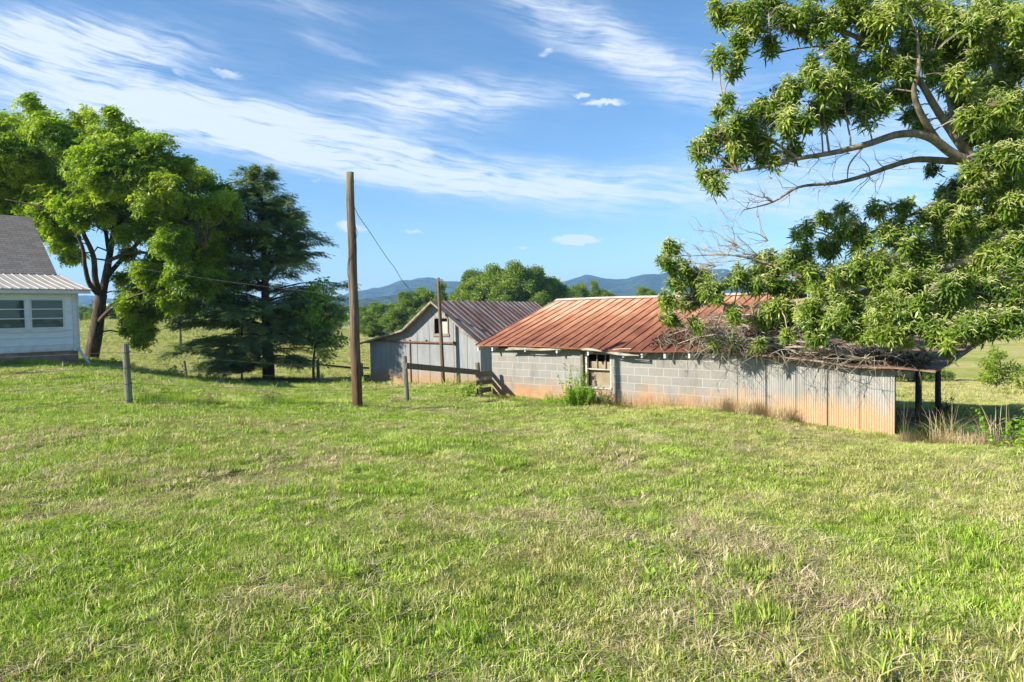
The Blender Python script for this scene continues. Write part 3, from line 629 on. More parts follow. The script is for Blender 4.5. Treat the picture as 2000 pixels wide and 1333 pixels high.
for x in (.6, 1.28, 2.05, 2.7, 3.35, 4.0, 4.62, 5.3): ss.box(x - .008, x + .008, -.014, -.002, -.6, (topz(x) - .06) if not (wx0 < x < wx1) else wz0 - .1)
ss.build('wall_seams', M['tin_wall'], gb)
MB().box(glx(801) - .02, glx(801) + .02, -.05, -.016, -.3, gz(.48)).build('dark_strip', M['rust_iron'], gb)  # narrow dark upright strip on the front wall
tr = MB().beam((.35, -.07, gz(.51)), (glx(887), -.07, gz(.42)), .05, .06); tr.tube([(glx(887), -.1, gz(.42)), (glx(889), -.02, gz(.42))], .07, 8)
for q in (.9, 1.6, 2.3, 3.2): tr.box(q, q + .03, -.06, -.016, gz(.46), gz(.56))
tr.build('door_track', M['rust_iron'], gb)
wf = MB(); wf.box(wx0 - .05, wx0, -.04, .02, wz0 - .05, wz1 + .05); wf.box(wx1, wx1 + .05, -.04, .02, wz0 - .05, wz1 + .05); wf.box(wx0, wx1, -.04, .02, wz1, wz1 + .06); wf.box(wx0 - .1, wx1 + .08, -.05, .03, wz0 - .12, wz0 - .02)
wnd = wf.build('window', M['wood_grey'], gb)
MB().box(wx0 + .25, wx1 - .002, .03, .045, wz0, wz1 - .14).build('shutter', simple('pale_board', [(.3, (.36, .33, .28)), (.7, (.52, .48, .42))], (5, 5, 1), 3), wnd)
MB().box(wx0 - .1, wx1 + .1, .12, .14, wz0 - .1, wz1 + .1).build('opening', M['dark'], wnd)
gr = MB(); OV = .32
def rp(x, y, dz=0): return (x, y, topz(x) + dz if x > 0 else LZ + (KZ - LZ) / KX * x + dz)
lines = [-.35, 0, .7, 1.4, KX, 2.65, 3.2, AX]
for a, b_ in zip(lines[:-1], lines[1:]):
    for y0 in range(6):
        ya, yb = -OV + (GL + OV) * y0 / 6, -OV + (GL + OV) * (y0 + 1) / 6
        gr.quad(rp(a, ya), rp(b_, ya), rp(b_, yb), rp(a, yb)); gr.quad(rp(a, ya, -.04), rp(a, yb, -.04), rp(b_, yb, -.04), rp(b_, ya, -.04))
    gr.quad(rp(a, -OV, -.04), rp(b_, -OV, -.04), rp(b_, -OV), rp(a, -OV))
# right slope: crimped sheets
ny = 190; XE = GW + .28
for k_ in range(ny):
    ya, yb = -OV + (GL + OV) * k_ / ny, -OV + (GL + OV) * (k_ + 1) / ny
    ca = .028 if (k_ % 9) in (0, 1) else 0; cb = .028 if ((k_ + 1) % 9) in (0, 1) else 0
    rag = .10 * (vnoise(k_ * .13, 0., 3) - .5)
    for (x0, x1) in ((AX, 4.6), (4.6, 5.4), (5.4, XE)):
        e = rag if x1 == XE else 0
        gr.quad(rp(x0, ya, ca), rp(x1 + e, ya, ca), rp(x1 + e, yb, cb), rp(x0, yb, cb))
    gr.quad(rp(AX, ya, -.05), rp(AX, yb, -.05), rp(XE, yb, -.05), rp(XE, ya, -.05))
gr.quad(rp(AX, -OV, -.05), rp(XE, -OV, -.05), rp(XE, -OV, .0), rp(AX, -OV, .0))
gr.build('roof', M['tin_roof'], gb)
vb = MB(); 
for a, b_ in ((-.35, KX), (KX, AX), (AX, XE)): vb.beam(rp(a, -OV - .02, -.05), rp(b_, -OV - .02, -.05), .03, .08)
vb.build('verge_board', M['wood_grey'], gb)

# ------------------------------------------------------------------ the white house at the left edge
HZ = .30
hs = empty('white_house', (-14.0, 22.0, HZ), math.atan2(.751, .66), 'white painted wooden house with grey shingle and metal roof at left edge of the photo', 'house')
def hz(z): return z - HZ
def hlx(px): k = (px - 1000) / F; return -(-14 - 22 * k) / (.66 - .751 * k)
HLn = 8.0; wb, we, wt, wbo = hz(.70), hz(2.55), hz(2.34), hz(1.42)
MB().box(-HLn, 0, .0, 7.5, -.8, wb).build('foundation', M['foundation'], hs)
hw = MB(); hw.box(-HLn, 0, -.02, .1, wb, wbo); hw.box(-HLn, 0, -.02, .1, wt, we + .0); 
edges = []; xw = hlx(128)
wins = []
x1_ = xw
for q in range(7):
    x0_ = x1_ - .93; wins.append((x0_, x1_)); x1_ = x0_ - .09
hw.box(xw, 0, -.02, .1, wbo, wt); hw.box(-HLn, 0, 7.3, 7.42, wb, we); hw.box(-.1, 0, .1, 7.3, wb, we); hw.box(-HLn, -HLn + .1, .1, 7.3, wb, we)
for a, b_ in zip(wins[:-1], wins[1:]): hw.box(b_[1], a[0], -.02, .1, wbo, wt)
hw.box(-HLn, wins[-1][0], -.02, .1, wbo, wt); hw.quad((0, .1, we), (0, 7.3, we), (0, 5.8, hz(5.3)), (0, 3.1, hz(3.2)))
wall = hw.build('wall', M['siding'], hs)
lap = MB(); 
for z in (wb + .18, wb + .42, wb + .64): lap.box(-HLn, .0, -.034, -.022, z, z + .035)
lap.build('siding_boards', M['white_paint'], wall)
MB().box(-.12, .012, -.05, -.02, wb - .02, we).build('corner_board', M['white_paint'], hs)
MB().box(-HLn, hlx(130), -.07, -.02, wbo - .10, wbo - .015).build('window_sill', M['white_paint'], hs)
for (a, b_) in wins:
    f_ = MB(); f_.box(a, a + .05, -.04, .03, wbo, wt); f_.box(b_ - .05, b_, -.04, .03, wbo, wt); f_.box(a + .05, b_ - .05, -.04, .03, wt - .04, wt); f_.box(a + .05, b_ - .05, -.04, .03, wbo, wbo + .04)
    for q in (.345, .66): z = wbo + (wt - wbo) * q; f_.box(a + .05, b_ - .05, -.035, .025, z - .016, z + .016)
    fo = f_.build('window', M['white_paint'], hs)
    MB().box(a + .05, b_ - .05, .0, .012, wbo + .04, wt - .04).build('pane', M['glass'], fo)
MB().box(-HLn - .3, .33, -.33, -.30, we - .04, we + .10).build('fascia', M['white_paint'], hs)
MB().box(-HLn - .3, .30, -.30, .0, we - .02, we + .01).build('soffit', M['white_paint'], hs)
# roof profile: metal apron then steep shingles, slight flare
E0, B0, T0 = (-.36, we + .09), (2.75, hz(3.27)), (5.5, hz(5.58))
hr = MB(); X0, X1 = -HLn - .3, .36
ribs = MB()
def prof(t):  # apron, gently curved
    y = E0[0] + (B0[0] - E0[0]) * t; z = E0[1] + (B0[1] - E0[1]) * (t * .82 + t * t * .18); return y, z
NP = 8
for k_ in range(NP):
    (y0, z0), (y1, z1) = prof(k_ / NP), prof((k_ + 1) / NP)
    hr.quad((X0, y0, z0), (X1, y0, z0), (X1, y1, z1), (X0, y1, z1)); hr.quad((X0, y0, z0 - .03), (X0, y1, z1 - .03), (X1, y1, z1 - .03), (X1, y0, z0 - .03)); hr.quad((X1, y0, z0 - .03), (X1, y1, z1 - .03), (X1, y1, z1), (X1, y0, z0))
    x = X1 - .03
    while x > X0: ribs.beam((x, y0, z0 + .01), (x, y1, z1 + .01), .028, .028); x -= .235
hr.quad((X0, E0[0], E0[1] - .03), (X1, E0[0], E0[1] - .03), (X1, E0[0], E0[1]), (X0, E0[0], E0[1]))
mr = hr.build('metal_roof', M['house_tin'], hs); ribs.build('roof_ribs', M['house_tin'], mr)
me = bpy.data.meshes.new('shingle_roof'); A, B = Vector((X0, B0[0] - .05, B0[1] + .015)), Vector((X1 - .12, B0[0] - .05, B0[1] + .015)); C_, D_ = Vector((X1 - .12, T0[0], T0[1])), Vector((X0, T0[0], T0[1]))
E_, G_ = Vector((X1 - .12, 2 * T0[0] - B0[0], B0[1])), Vector((X0, 2 * T0[0] - B0[0], B0[1]))
th_ = Vector((0, 0, -.1))
me.from_pydata([A, B, C_, D_, E_, G_, A + th_, B + th_, C_ + th_, D_ + th_, E_ + th_, G_ + th_], [], [(0, 1, 2, 3), (3, 2, 4, 5), (6, 9, 8, 7), (9, 11, 10, 8), (1, 7, 8, 2), (0, 6, 7, 1), (2, 8, 10, 4)])
uv = me.uv_layers.new(name='UVMap'); sl_ = (C_ - B).length
for pi, c4 in ((0, [(0, 0), (X1 - X0, 0), (X1 - X0, sl_), (0, sl_)]), (1, [(0, 0), (X1 - X0, 0), (X1 - X0, sl_), (0, sl_)])):
    for li, c in zip(me.polygons[pi].loop_indices, c4): uv.data[li].uv = c
me.materials.append(M['shingle']); link('shingle_roof', me, hs)
ds = MB().tube([(-.02, -.10, wb + .06), (.05, -.16, wb - .1), (.35, -.42, wb - .75)], .045, 8); ds.build('downspout', M['steel'], hs, smooth=True)
MB().tube([(.03, -.07, wb + .05), (.03, -.07, we)], .02, 6).build('conduit', M['steel'], hs)

# ------------------------------------------------------------------ poles, fences, wires
def G(px, Y_):
    x = (px - 1000) / F * Y_; return Vector((x, Y_, Hf(x, Y_)))
def local(o, p): return o.matrix_basis.inverted() @ p if False else Vector(p) - o.location
bp = G(694, 14.7); tp = P(683, 337, 14.7)
up_ = empty('utility_pole', bp, 0, 'tall bare weathered wooden utility pole with loose wire standing in the grass left of centre', 'pole')
d = tp - bp; n = 22
MB().tube([d * (k_ / n) + Vector((0, 0, -.0)) + Vector((.006 * math.sin(k_ * .9), .006 * math.cos(k_ * 1.3), 0)) for k_ in range(-1, n + 1)], [.112 - .030 * max(k_, 0) / n for k_ in range(-1, n + 1)], 20, wob=.04).build('shaft', M['pole'], up_, smooth=True)
sp_ = MB().box(.02, .088, -.05, .05, d.z - .0, d.z - .0 + .001); 
MB().tube([d * .955 + Vector((.06, 0, 0)), d * .985 + Vector((.062, 0, 0))], [.03, .02], 6).build('split_wood', M['wood_grey'], up_)
wr = []
for k_ in range(40):
    a = k_ / 39; t = .52 + .35 * a; an = a * 6.5 + 2.2; c = d * t; wr.append(c + Vector((math.cos(an) * .112, math.sin(an) * .112, -.08 * math.sin(an * 1.0))))
MB().tube(wr, .006, 5).build('wrapped_wire', M['cable'], up_)

def sagwire(a, b, sg, n=24, jit=0):
    pts = []
    for k_ in range(n + 1):
        t = k_ / n; p = a.lerp(b, t); p.z -= sg * 4 * t * (1 - t)
        if jit: p.x += jit * math.sin(t * 23) * (1 - abs(2 * t - 1)); p.z += jit * math.sin(t * 31 + 1) * .6
        pts.append(p)
    return pts
def wire_obj(name, pts, r, mat, label, cat, group=None):
    o = pts[0]; e = MB().tube([p - o for p in pts], r, 5).build(name, mat); e.location = o; tag(e, label, cat, group); return e
pw = [P(690, 400, 15.35), P(700, 422, 15.6), P(720, 450, 16.3), P(745, 488, 17.4), P(760, 510, 18), P(770, 522, 18.5), P(785, 548, 19.3), P(806, 572, 20.2), P(830, 597, 21.5), P(856, 625, 28.2)]
wire_obj('overhead_wire', pw, .007, M['cable'], 'dark kinked wire drooping from the tall utility pole towards the barns', 'wire')
wire_obj('service_line', sagwire(P(140, 500, 24.5), P(688, 579, 15.4), .10, 30), .003, M['cable'], 'thin cable strung from the tall utility pole through the trees to the house', 'wire')

sp2b = G(864, 28.3); sp2t = P(856, 543, 28.3); q_ = empty('slim_pole', sp2b, 0, 'slim grey wooden pole leaning in front of the gable barn window', 'pole')
dd = sp2t - sp2b
MB().tube([dd * (k_ / 10) for k_ in range(-1, 11)], [.085 - .02 * max(k_, 0) / 10 for k_ in range(-1, 11)], 12, wob=.06).build('shaft', M['pole'], q_, smooth=True)
MB().box(-.02, .13, -.05, .05, 0, .09).build('bracket', M['wood_grey'], q_).location = dd + Vector((.04, 0, -.14))

def add_post(root, p0, p1, r, mat=None, name='post'):
    a = p0 - root.location; b_ = p1 - root.location; dd_ = b_ - a
    return MB().tube([a - dd_ * .15, a, a + dd_ * .33, a + dd_ * .66, b_], [r * 1.08, r * 1.05, r, r * .97, r * .94], 12, wob=.07).build(name, mat or M['post'], root, smooth=False)
# near fence: post at left, pole, post by barn with boards
f1b, f1t = G(247, 12.0), P(245, 672, 12.0); f2b, f2t = G(792, 17.0), P(790, 696, 17.0); f3b, f3t = G(936, 19.6), P(932, 709, 19.75)
fence = empty('pasture_fence', f1b, 0, 'wire fence from round grey post past the tall pole to board rails at the barn', 'fence')
pA = add_post(fence, f1b, f1t, .058)
pA['label'] = 'round pale grey post with dark wire wraps'
for t in (.11, .37, .63, .87): 
    c = f1b.lerp(f1t, t) - fence.location; MB().tube([c + Vector((math.cos(a) * .064, math.sin(a) * .064, .01 * math.sin(a))) for a in np.linspace(0, 6.28, 14)], .006, 5, cap=False).build('wire_wrap', M['cable'], pA)
add_post(fence, f2b, f2t, .062); add_post(fence, f3b, f3t, .075, M['rail_wood'])
for t in (.11, .37, .63, .87):
    a = f1b.lerp(f1t, t); b_ = bp + Vector((0, 0, .95 * t + .05)); c = f2b.lerp(f2t, t); l_ = G(-420, 9.5) + Vector((0, 0, 1.1 * t))
    for s_, e_ in ((l_, a), (a, b_), (b_, c)):
        pts = sagwire(s_, e_, .02, 12); MB().tube([p - fence.location for p in pts], .003, 4).build('wire', M['wire'], fence)
a = f2b.lerp(f2t, .80) + Vector((.03, -.06, 0)); b_ = f3b.lerp(f3t, .74) + Vector((0, -.09, 0)); MB().beam(a - fence.location, b_ - fence.location, .04, .15).build('rail', M['rail_wood'], fence)
bc = barn_pt(-.02, -.05)
for z0, z1 in ((.60, -.02), (.36, -.22), (.12, -.42)):
    a = f3b + Vector((-.12, -.085, z0 + .10)); b_ = Vector((bc.x, bc.y, a.z - .02)); MB().beam(a - fence.location, b_ - fence.location, .035, .15).build('rail', M['rail_wood'], fence)
# far fence: weathered posts near the hemlock
ff = empty('far_fence', G(620, 32), 0, 'old post and rail fence under the dark evergreen left of the grey gable barn', 'fence')
fp = [(620, 32, 1.08), (705, 31.2, .95), (362, 38, 1.05)]
pts = []
for px, Y_, h_ in fp:
    b0 = G(px, Y_); t0 = b0 + Vector((-.02 if px != 362 else -.12, 0, h_)); add_post(ff, b0, t0, .075, M['rail_wood'] if px != 620 else M['post']); pts.append((b0, t0))
MB().beam(pts[0][1] - Vector((0, 0, .2)) - ff.location, pts[1][1] - Vector((0, 0, .25)) - ff.location, .04, .08).build('rail', M['rail_wood'], ff)
e_ = Vector((-6.5, 30.9, pts[1][0].z)); 
for z in (.75, .4, .1): MB().beam(pts[1][0] + Vector((0, -.08, z)) - ff.location, e_ + Vector((0, -.05, z)) - ff.location, .035, .09).build('rail', M['rail_wood'], ff)
for t in (.3, .6, .9):
    for s_, e2 in ((pts[2], pts[0]),):
        MB().tube([p - ff.location for p in sagwire(s_[0].lerp(s_[1], t), e2[0].lerp(e2[1], t), .04, 12)], .003, 4).build('wire', M['wire'], ff)

# ------------------------------------------------------------------ foliage builders
def rot_mats(n, up, tilt=.5, seed=None):
    """random rotations whose z axis is near given up vectors (n,3)"""
    z = up + rng.normal(0, tilt, (n, 3)); z /= np.linalg.norm(z, axis=1, keepdims=True)
    a = rng.normal(0, 1, (n, 3)); x = np.cross(a, z); x /= np.linalg.norm(x, axis=1, keepdims=True); y = np.cross(z, x)
    return np.stack([x, y, z], -1)
def scatter(proto_v, faces, pos, rot, scl, var=None, pvar=None):
    n, m_ = len(pos), len(proto_v)
    v = np.einsum('nij,mj->nmi', rot, proto_v) * scl[:, None, None] + pos[:, None, :]
    fs = [(f[None] + (np.arange(n) * m_)[:, None, None]).reshape(-1, f.shape[1]) for f in faces]
    vv = np.repeat(var if var is not None else rng.random(n), m_)
    if pvar is not None: vv = np.clip(vv + np.tile(pvar, n), 0, 1)
    return v.reshape(-1, 3), fs, vv
def merge(parts):
    V, A, F_, off = [], [], {}, 0
    for v, fs, a in parts:
        V.append(v); A.append(a)
        for f in fs: F_.setdefault(f.shape[1], []).append(f + off)
        off += len(v)
    return np.concatenate(V), [np.concatenate(F_[k]) for k in F_], np.concatenate(A)

def leaf(base, dirv, side, length, width, droop=.25, segs=3):
    """one folded, curved leaf: returns verts and quads/tris"""
    dirv = dirv / np.linalg.norm(dirv); side = side / np.linalg.norm(side); nrm = np.cross(dirv, side)
    vs = [base]; 
    for k_ in range(1, segs):
        t = k_ / segs; c = base + dirv * length * t - np.array([0, 0, 1]) * droop * length * t * t; w_ = width * math.sin(math.pi * (t * .85 + .12)) / 2
        vs += [c + side * w_ + nrm * w_ * .25, c - side * w_ + nrm * w_ * .25]
    vs.append(base + dirv * length - np.array([0, 0, 1]) * droop * length)
    t3 = [(0, 1, 2), (2 * segs - 3, 2 * segs - 1, 2 * segs - 2)]; q4 = [(2 * k_ - 1, 2 * k_ + 1, 2 * k_ + 2, 2 * k_) for k_ in range(1, segs - 1)]
    return np.array(vs), t3, q4
def build_proto(leaves):
    V, T3, Q4, A = [], [], [], []; off = 0
    for (v, t, q), a in leaves:
        V.append(v); T3 += [[i_ + off for i_ in f] for f in t]; Q4 += [[i_ + off for i_ in f] for f in q]; A += [a] * len(v); off += len(v)
    fs = [np.array(T3)] + ([np.array(Q4)] if Q4 else []); return np.concatenate(V), fs, np.array(A)
def chestnut_proto(seed):
    r = np.random.default_rng(seed); L_ = []
    for k_ in range(9):
        a = k_ * 2.4 + r.random() * .6; el_ = .75 - k_ * .16 + r.normal(0, .15); d_ = np.array([math.cos(a) * math.cos(el_), math.sin(a) * math.cos(el_), math.sin(el_)])
        s_ = np.cross(d_, [0, 0, 1]) + r.normal(0, .25, 3); L_.append((leaf(np.array([0, 0, -.02 * k_]), d_, s_, r.uniform(.13, .21), r.uniform(.034, .050), r.uniform(.2, .6), 4), r.normal(0, .12)))
    return build_proto(L_)
def walnut_proto(seed):
    r = np.random.default_rng(seed); L_ = []
    for c in range(4):
        a = c * 1.57 + r.random(); d_ = np.array([math.cos(a), math.sin(a), r.uniform(-.3, .9)]); d_ /= np.linalg.norm(d_); ln = r.uniform(.30, .46)
        for k_ in range(1, 5):
            t = k_ / 4; p = d_ * ln * t + np.array([0, 0, -.26 * ln * t * t]); s_ = np.cross(d_, [0, 0, 1]); s_ /= np.linalg.norm(s_)
            for sg in (-1, 1):
                dd_ = s_ * sg + d_ * .45 + np.array([0, 0, -.08]) + r.normal(0, .22, 3); L_.append((leaf(p, dd_, d_ + r.normal(0, .35, 3), r.uniform(.17, .25), .078, .25, 2), r.normal(0, .1)))
    out_ = []
    return build_proto(L_)
def blob_leaf_proto(seed, n=14, size=.30, spread=.42):
    r = np.random.default_rng(seed); L_ = []
    for k_ in range(n):
        a, e = r.random() * 6.28, r.uniform(-.5, 1.2); d_ = np.array([math.cos(a) * math.cos(e), math.sin(a) * math.cos(e), math.sin(e)])
        L_.append((leaf(d_ * spread * r.random() ** .5, d_ + r.normal(0, .6, 3), r.normal(0, 1, 3), size * r.uniform(.7, 1.3), size * r.uniform(.5, .8), .2, 2), r.normal(0, .13)))
    return build_proto(L_)
def fix2(p): return p

def in_blob(c, r_, n, shell=.55):
    d_ = rng.normal(0, 1, (n, 3)); d_ /= np.linalg.norm(d_, axis=1, keepdims=True); u = (shell ** 3 + (1 - shell ** 3) * rng.random(n)) ** (1 / 3)
    return np.array(c) + d_ * (u * r_)[:, None] * np.array([1, 1, .85]), d_

def clumpy(c, r_, n, sub=.40, k=None, squash=.8):
    k = k or max(3, int(9 * r_ ** .5)); d_ = rng.normal(0, 1, (k, 3)); d_ /= np.linalg.norm(d_, axis=1, keepdims=True)
    cc = np.array(c) + d_ * (rng.uniform(.35, .82, k) * r_)[:, None] * np.array([1, 1, .9]); w_ = rng.integers(0, k, n); rs = rng.uniform(.7, 1.15, k) * sub * r_
    e = rng.normal(0, 1, (n, 3)); e /= np.linalg.norm(e, axis=1, keepdims=True); u = rng.random(n) ** .42
    p = cc[w_] + e * (u * rs[w_])[:, None] * np.array([1, 1, squash]); vb = rng.normal(0, .17, k)[w_]
    return p, e * .6 + d_[w_] * .4, vb

def branches_for(skel, targets, rstart, mat, name, root, wig=.12, K=5, sides=4, rend=.004):
    """skel: (M,3) points on limbs; targets (N,3): grow a twig from the nearest limb point to each target"""
    skel = np.asarray(skel); paths = np.zeros((len(targets), K, 3)); rad = np.zeros((len(targets), K)); newpts = []
    for i_, t in enumerate(targets):
        dd_ = np.linalg.norm(skel - t, axis=1) + np.maximum(0, skel[:, 2] - t[2]) * .6; j_ = int(np.argmin(dd_)); a = skel[j_]; ln = np.linalg.norm(t - a)
        for k_ in range(K):
            q = k_ / (K - 1); paths[i_, k_] = a + (t - a) * q + rng.normal(0, wig * ln * .12, 3) * (0 < k_ < K - 1) + np.array([0, 0, .10 * ln * math.sin(q * math.pi)])
        rs = rstart * min(1, .35 + ln / 3); rad[i_] = np.linspace(rs, rend, K); newpts.append(paths[i_])
    v, q = tubes_batch(paths, rad, sides)
    return v, q, np.concatenate(newpts)

def limb(mb, pts, r0, r1, n=9):
    K = len(pts); P_ = [Vector(p) for p in pts]
    # subdivide smoothly
    out_ = []
    for a in range(K - 1):
        p0 = P_[max(a - 1, 0)]; p1 = P_[a]; p2 = P_[a + 1]; p3 = P_[min(a + 2, K - 1)]
        for s_ in range(5):
            t = s_ / 5; out_.append(.5 * ((2 * p1) + (p2 - p0) * t + (2 * p0 - 5 * p1 + 4 * p2 - p3) * t * t + (3 * p1 - p0 - 3 * p2 + p3) * t ** 3))
    out_.append(P_[-1]); m_ = len(out_)
    mb.tube(out_, [r0 + (r1 - r0) * k_ / (m_ - 1) for k_ in range(m_)], n, wob=.10); return [tuple(p) for p in out_]

# ------------------------------------------------------------------ walnut tree by the house
WD = 30.0
wt_ = empty('walnut_tree', G(180, WD), 0, 'large spreading tree with bright yellow green leaves and dark forked trunk beside the white house', 'tree')
o0 = wt_.location.copy()
def WP(px, py, dy=0): return P(px, py, WD + dy) - o0
tb = MB(); sk = []
b0 = None 
sk += limb(tb, [WP(180, 728), WP(178, 700), WP(186, 660), WP(193, 610), WP(198, 575)], .34, .22, 14)
limbs = [([(196, 590, 0), (206, 545, .3), (214, 500, .5), (222, 450, .6), (232, 400, .8), (238, 330, 1.0)], .19, .05), ([(196, 580, 0), (186, 545, -.4), (182, 500, -.6), (160, 450, -.9), (140, 400, -1.2), (110, 330, -1.5)], .15, .04),
 ([(192, 575, 0), (175, 555, -1), (166, 520, -1.5), (160, 480, -2), (130, 430, -2.5), (70, 400, -3)], .12, .03), ([(205, 545, .3), (240, 505, 1), (275, 470, 1.4), (310, 440, 2), (350, 400, 2.4)], .12, .03),
 ([(212, 510, .4), (250, 495, -.6), (300, 495, -1.2), (350, 500, -1.6), (400, 480, -2)], .09, .02), ([(190, 632, 0), (210, 610, -.6), (232, 592, -1), (258, 580, -1.3), (290, 570, -1.6)], .10, .03),
 ([(196, 620, 0), (215, 600, 1), (250, 575, 2), (300, 555, 2.6)], .09, .02), ([(214, 500, .5), (204, 440, 1.2), (190, 380, 1.8), (180, 300, 2)], .10, .03), ([(222, 450, .6), (260, 400, 1.8), (290, 340, 2.4)], .08, .02),
 ([(140, 400, -1.2), (90, 370, -.5), (30, 350, 0), (-40, 330, .5)], .07, .02), ([(120, 420, -2.6), (60, 400, -2.8), (10, 390, -3)], .06, .02), ([(258, 580, -1.3), (275, 620, -1.3), (285, 655, -1.3)], .03, .01)]
for pts_, r0, r1 in limbs: sk += limb(tb, [WP(*p) for p in pts_], r0, r1, 9)
trunk = tb.build('trunk', M['bark'], wt_, smooth=True)
wb_ = [(15, 240, 42), (66, 212, 26), (30, 300, 60), (105, 262, 48), (165, 238, 26), (165, 285, 45), (235, 262, 40), (205, 330, 62), (285, 300, 48), (120, 350, 60), (305, 365, 58), (345, 330, 36), (395, 350, 34), (432, 382, 30), (250, 390, 55), (40, 385, 55),
       (360, 420, 52), (425, 430, 38), (150, 420, 36), (100, 430, 36), (130, 478, 26), (385, 480, 42), (330, 470, 40), (355, 540, 38), (320, 590, 34), (262, 575, 30), (268, 615, 30), (285, 648, 20), (262, 640, 20), (290, 540, 32), (-60, 280, 75), (-70, 400, 80), (-130, 330, 80),
       (410, 530, 34), (240, 545, 18), (0, 440, 34), (300, 430, 30), (215, 225, 14), (135, 505, 16), (455, 410, 18), (395, 560, 26), (60, 445, 26), (190, 400, 38), (80, 310, 40), (200, 290, 40), (260, 330, 40), (70, 350, 44), (330, 400, 40), (290, 450, 24), (440, 440, 26), (425, 480, 26), (370, 600, 22), (400, 540, 28), (20, 330, 40), (225, 430, 26), (110, 400, 36), (0, 380, 40), (60, 400, 36), (30, 420, 26), (90, 450, 20), (150, 400, 40), (270, 420, 30), (340, 470, 34), (310, 520, 22), (375, 510, 30), (410, 400, 36), (110, 455, 24), (130, 440, 24), (145, 500, 16), (250, 500, 16), (300, 500, 20), (340, 585, 26), (300, 560, 24), (250, 600, 20), (290, 620, 22), (275, 665, 14), (450, 450, 20), (440, 500, 22), (430, 550, 22), (240, 460, 20)]
parts = []; protos = [walnut_proto(s_) for s_ in range(4)]; tg = []; tg0 = []
for (px, py, rp_) in wb_:
    dy = rng.uniform(-3.2, 2.6) if rp_ > 34 else rng.uniform(-1.6, 1.6); c = np.array(WP(px, py, dy)); r_ = rp_ / F * WD; n_ = int(165 * (r_ / .9) ** 2) + 10
    p_, d_, vb_ = clumpy(c, r_ * 1.02, n_, .46, 9 + int(r_ * 9)); upv = d_ * .9 + np.array([-.25, -.1, .8]); var0 = rng.uniform(.35, .62)
    pi = rng.integers(4); pv = protos[pi]
    parts.append(scatter(pv[0], pv[1], p_, rot_mats(n_, upv, .45), rng.uniform(.5, .95, n_), np.clip(var0 + vb_ + rng.normal(0, .12, n_), 0, 1), pv[2])); tg.append(p_[rng.choice(n_, max(4, n_ // 8), False)]); tg0.append(c)
v, fs, a_ = merge(parts); link('crown', mesh_np('crown', v, fs, M['walnut_leaf'], {'var': a_}), wt_)
v1, q1, n1_ = branches_for(sk, np.array(tg0), .045, None, '', None, wig=.5, rend=.015)
v2, q2, _ = branches_for(np.vstack([np.array(sk), n1_]), np.concatenate(tg), .016, None, '', None, wig=.4, K=4, rend=.004)
link('branches', mesh_np('branches', np.vstack([v1, v2]), [np.vstack([q1, q2 + len(v1)])], M['bark']), wt_)

# ------------------------------------------------------------------ dark evergreen
HD = 32.5
he = empty('hemlock_tree', G(522, HD), 0, 'tall dark feathery evergreen with pointed top standing left of the tall utility pole', 'tree')
o0 = he.location.copy(); hh = P(508, 318, HD).z - o0.z
tb = MB(); tb.tube([(0, 0, -.3), (0, 0, 0), (.02, 0, 1.5), (-.03, 0, 4), (0.02, 0, 7), (-.08, 0, hh * .9), (-.1, 0, hh - .1)], [.36, .30, .25, .19, .10, .035, .012], 12, wob=.1)
tb.tube([(-.05, 0, 4.2), (-.45, -.2, 5.2), (-.62, -.2, 7.0), (-.72, -.1, hh - .25)], [.09, .08, .05, .01], 8)
tb.tube([(.0, 0, 5.0), (.5, .2, 6), (1.0, .3, 7.4), (1.35, .3, hh * .87)], [.08, .07, .04, .01], 8)
tb.build('trunk', M['bark'], he, smooth=True)
r = np.random.default_rng(5); L_ = []
for k_ in range(30):          # a flat drooping spray of fine twigs
    t = r.random(); sg = r.choice([-1, 1]); base = np.array([t * .62, 0, -.16 * t * t]); dd_ = np.array([.75, sg * .75, -.12 + r.normal(0, .12)]); ln = (.24 * (1 - t) + .10) * r.uniform(.7, 1.2)
    L_.append((leaf(base, dd_, np.array([-sg, 1, r.normal(0, .5)]), ln, .026, .25, 2), r.normal(0, .1)))
spv, spf, spa = build_proto(L_)
pp, rr_, ss_, vv_, bpaths, brad = [], [], [], [], [], []
def hem_branch(origin, azm, ln, elev, dens=1.0):
    nseg = 6; d_ = np.array([math.cos(azm), math.sin(azm), 0]); pts_ = []
    for k_ in range(nseg): t = k_ / (nseg - 1); pts_.append(origin + d_ * ln * t + np.array([0, 0, ln * (elev * t - (.22 + .5 * max(0, elev)) * t * t * .8)]))
    pts_ = np.array(pts_); bpaths.append(pts_); brad.append(np.linspace(.012 + .009 * ln, .004, nseg))
    side = np.array([-d_[1], d_[0], 0]); nn_ = int((12 + 22 * ln) * dens)
    v0 = rng.uniform(.15, .6)
    for _ in range(nn_):
        t = rng.uniform(.16, 1.0) ** .8; k_ = min(int(t * (nseg - 1)), nseg - 2); f_ = t * (nseg - 1) - k_; c = pts_[k_] * (1 - f_) + pts_[k_ + 1] * f_
        off = rng.uniform(-1, 1) * (.28 * ln * (1.05 - t) + .12); c = c + side * off + np.array([0, 0, -.04 - abs(off) * .12 + rng.normal(0, .07)])
        fx = d_ * 1.0 + side * (.9 * np.sign(off)) + np.array([0, 0, rng.uniform(-.30, .55)]); fx /= np.linalg.norm(fx); zz = np.array([0, 0, 1.]) + rng.normal(0, .3, 3); yy = np.cross(zz, fx); yy /= np.linalg.norm(yy); zz = np.cross(fx, yy)
        pp.append(c); rr_.append(np.stack([fx, yy, zz], -1)); ss_.append(rng.uniform(.6, 1.05)); vv_.append(np.clip(v0 + rng.normal(0, .12), 0, 1))
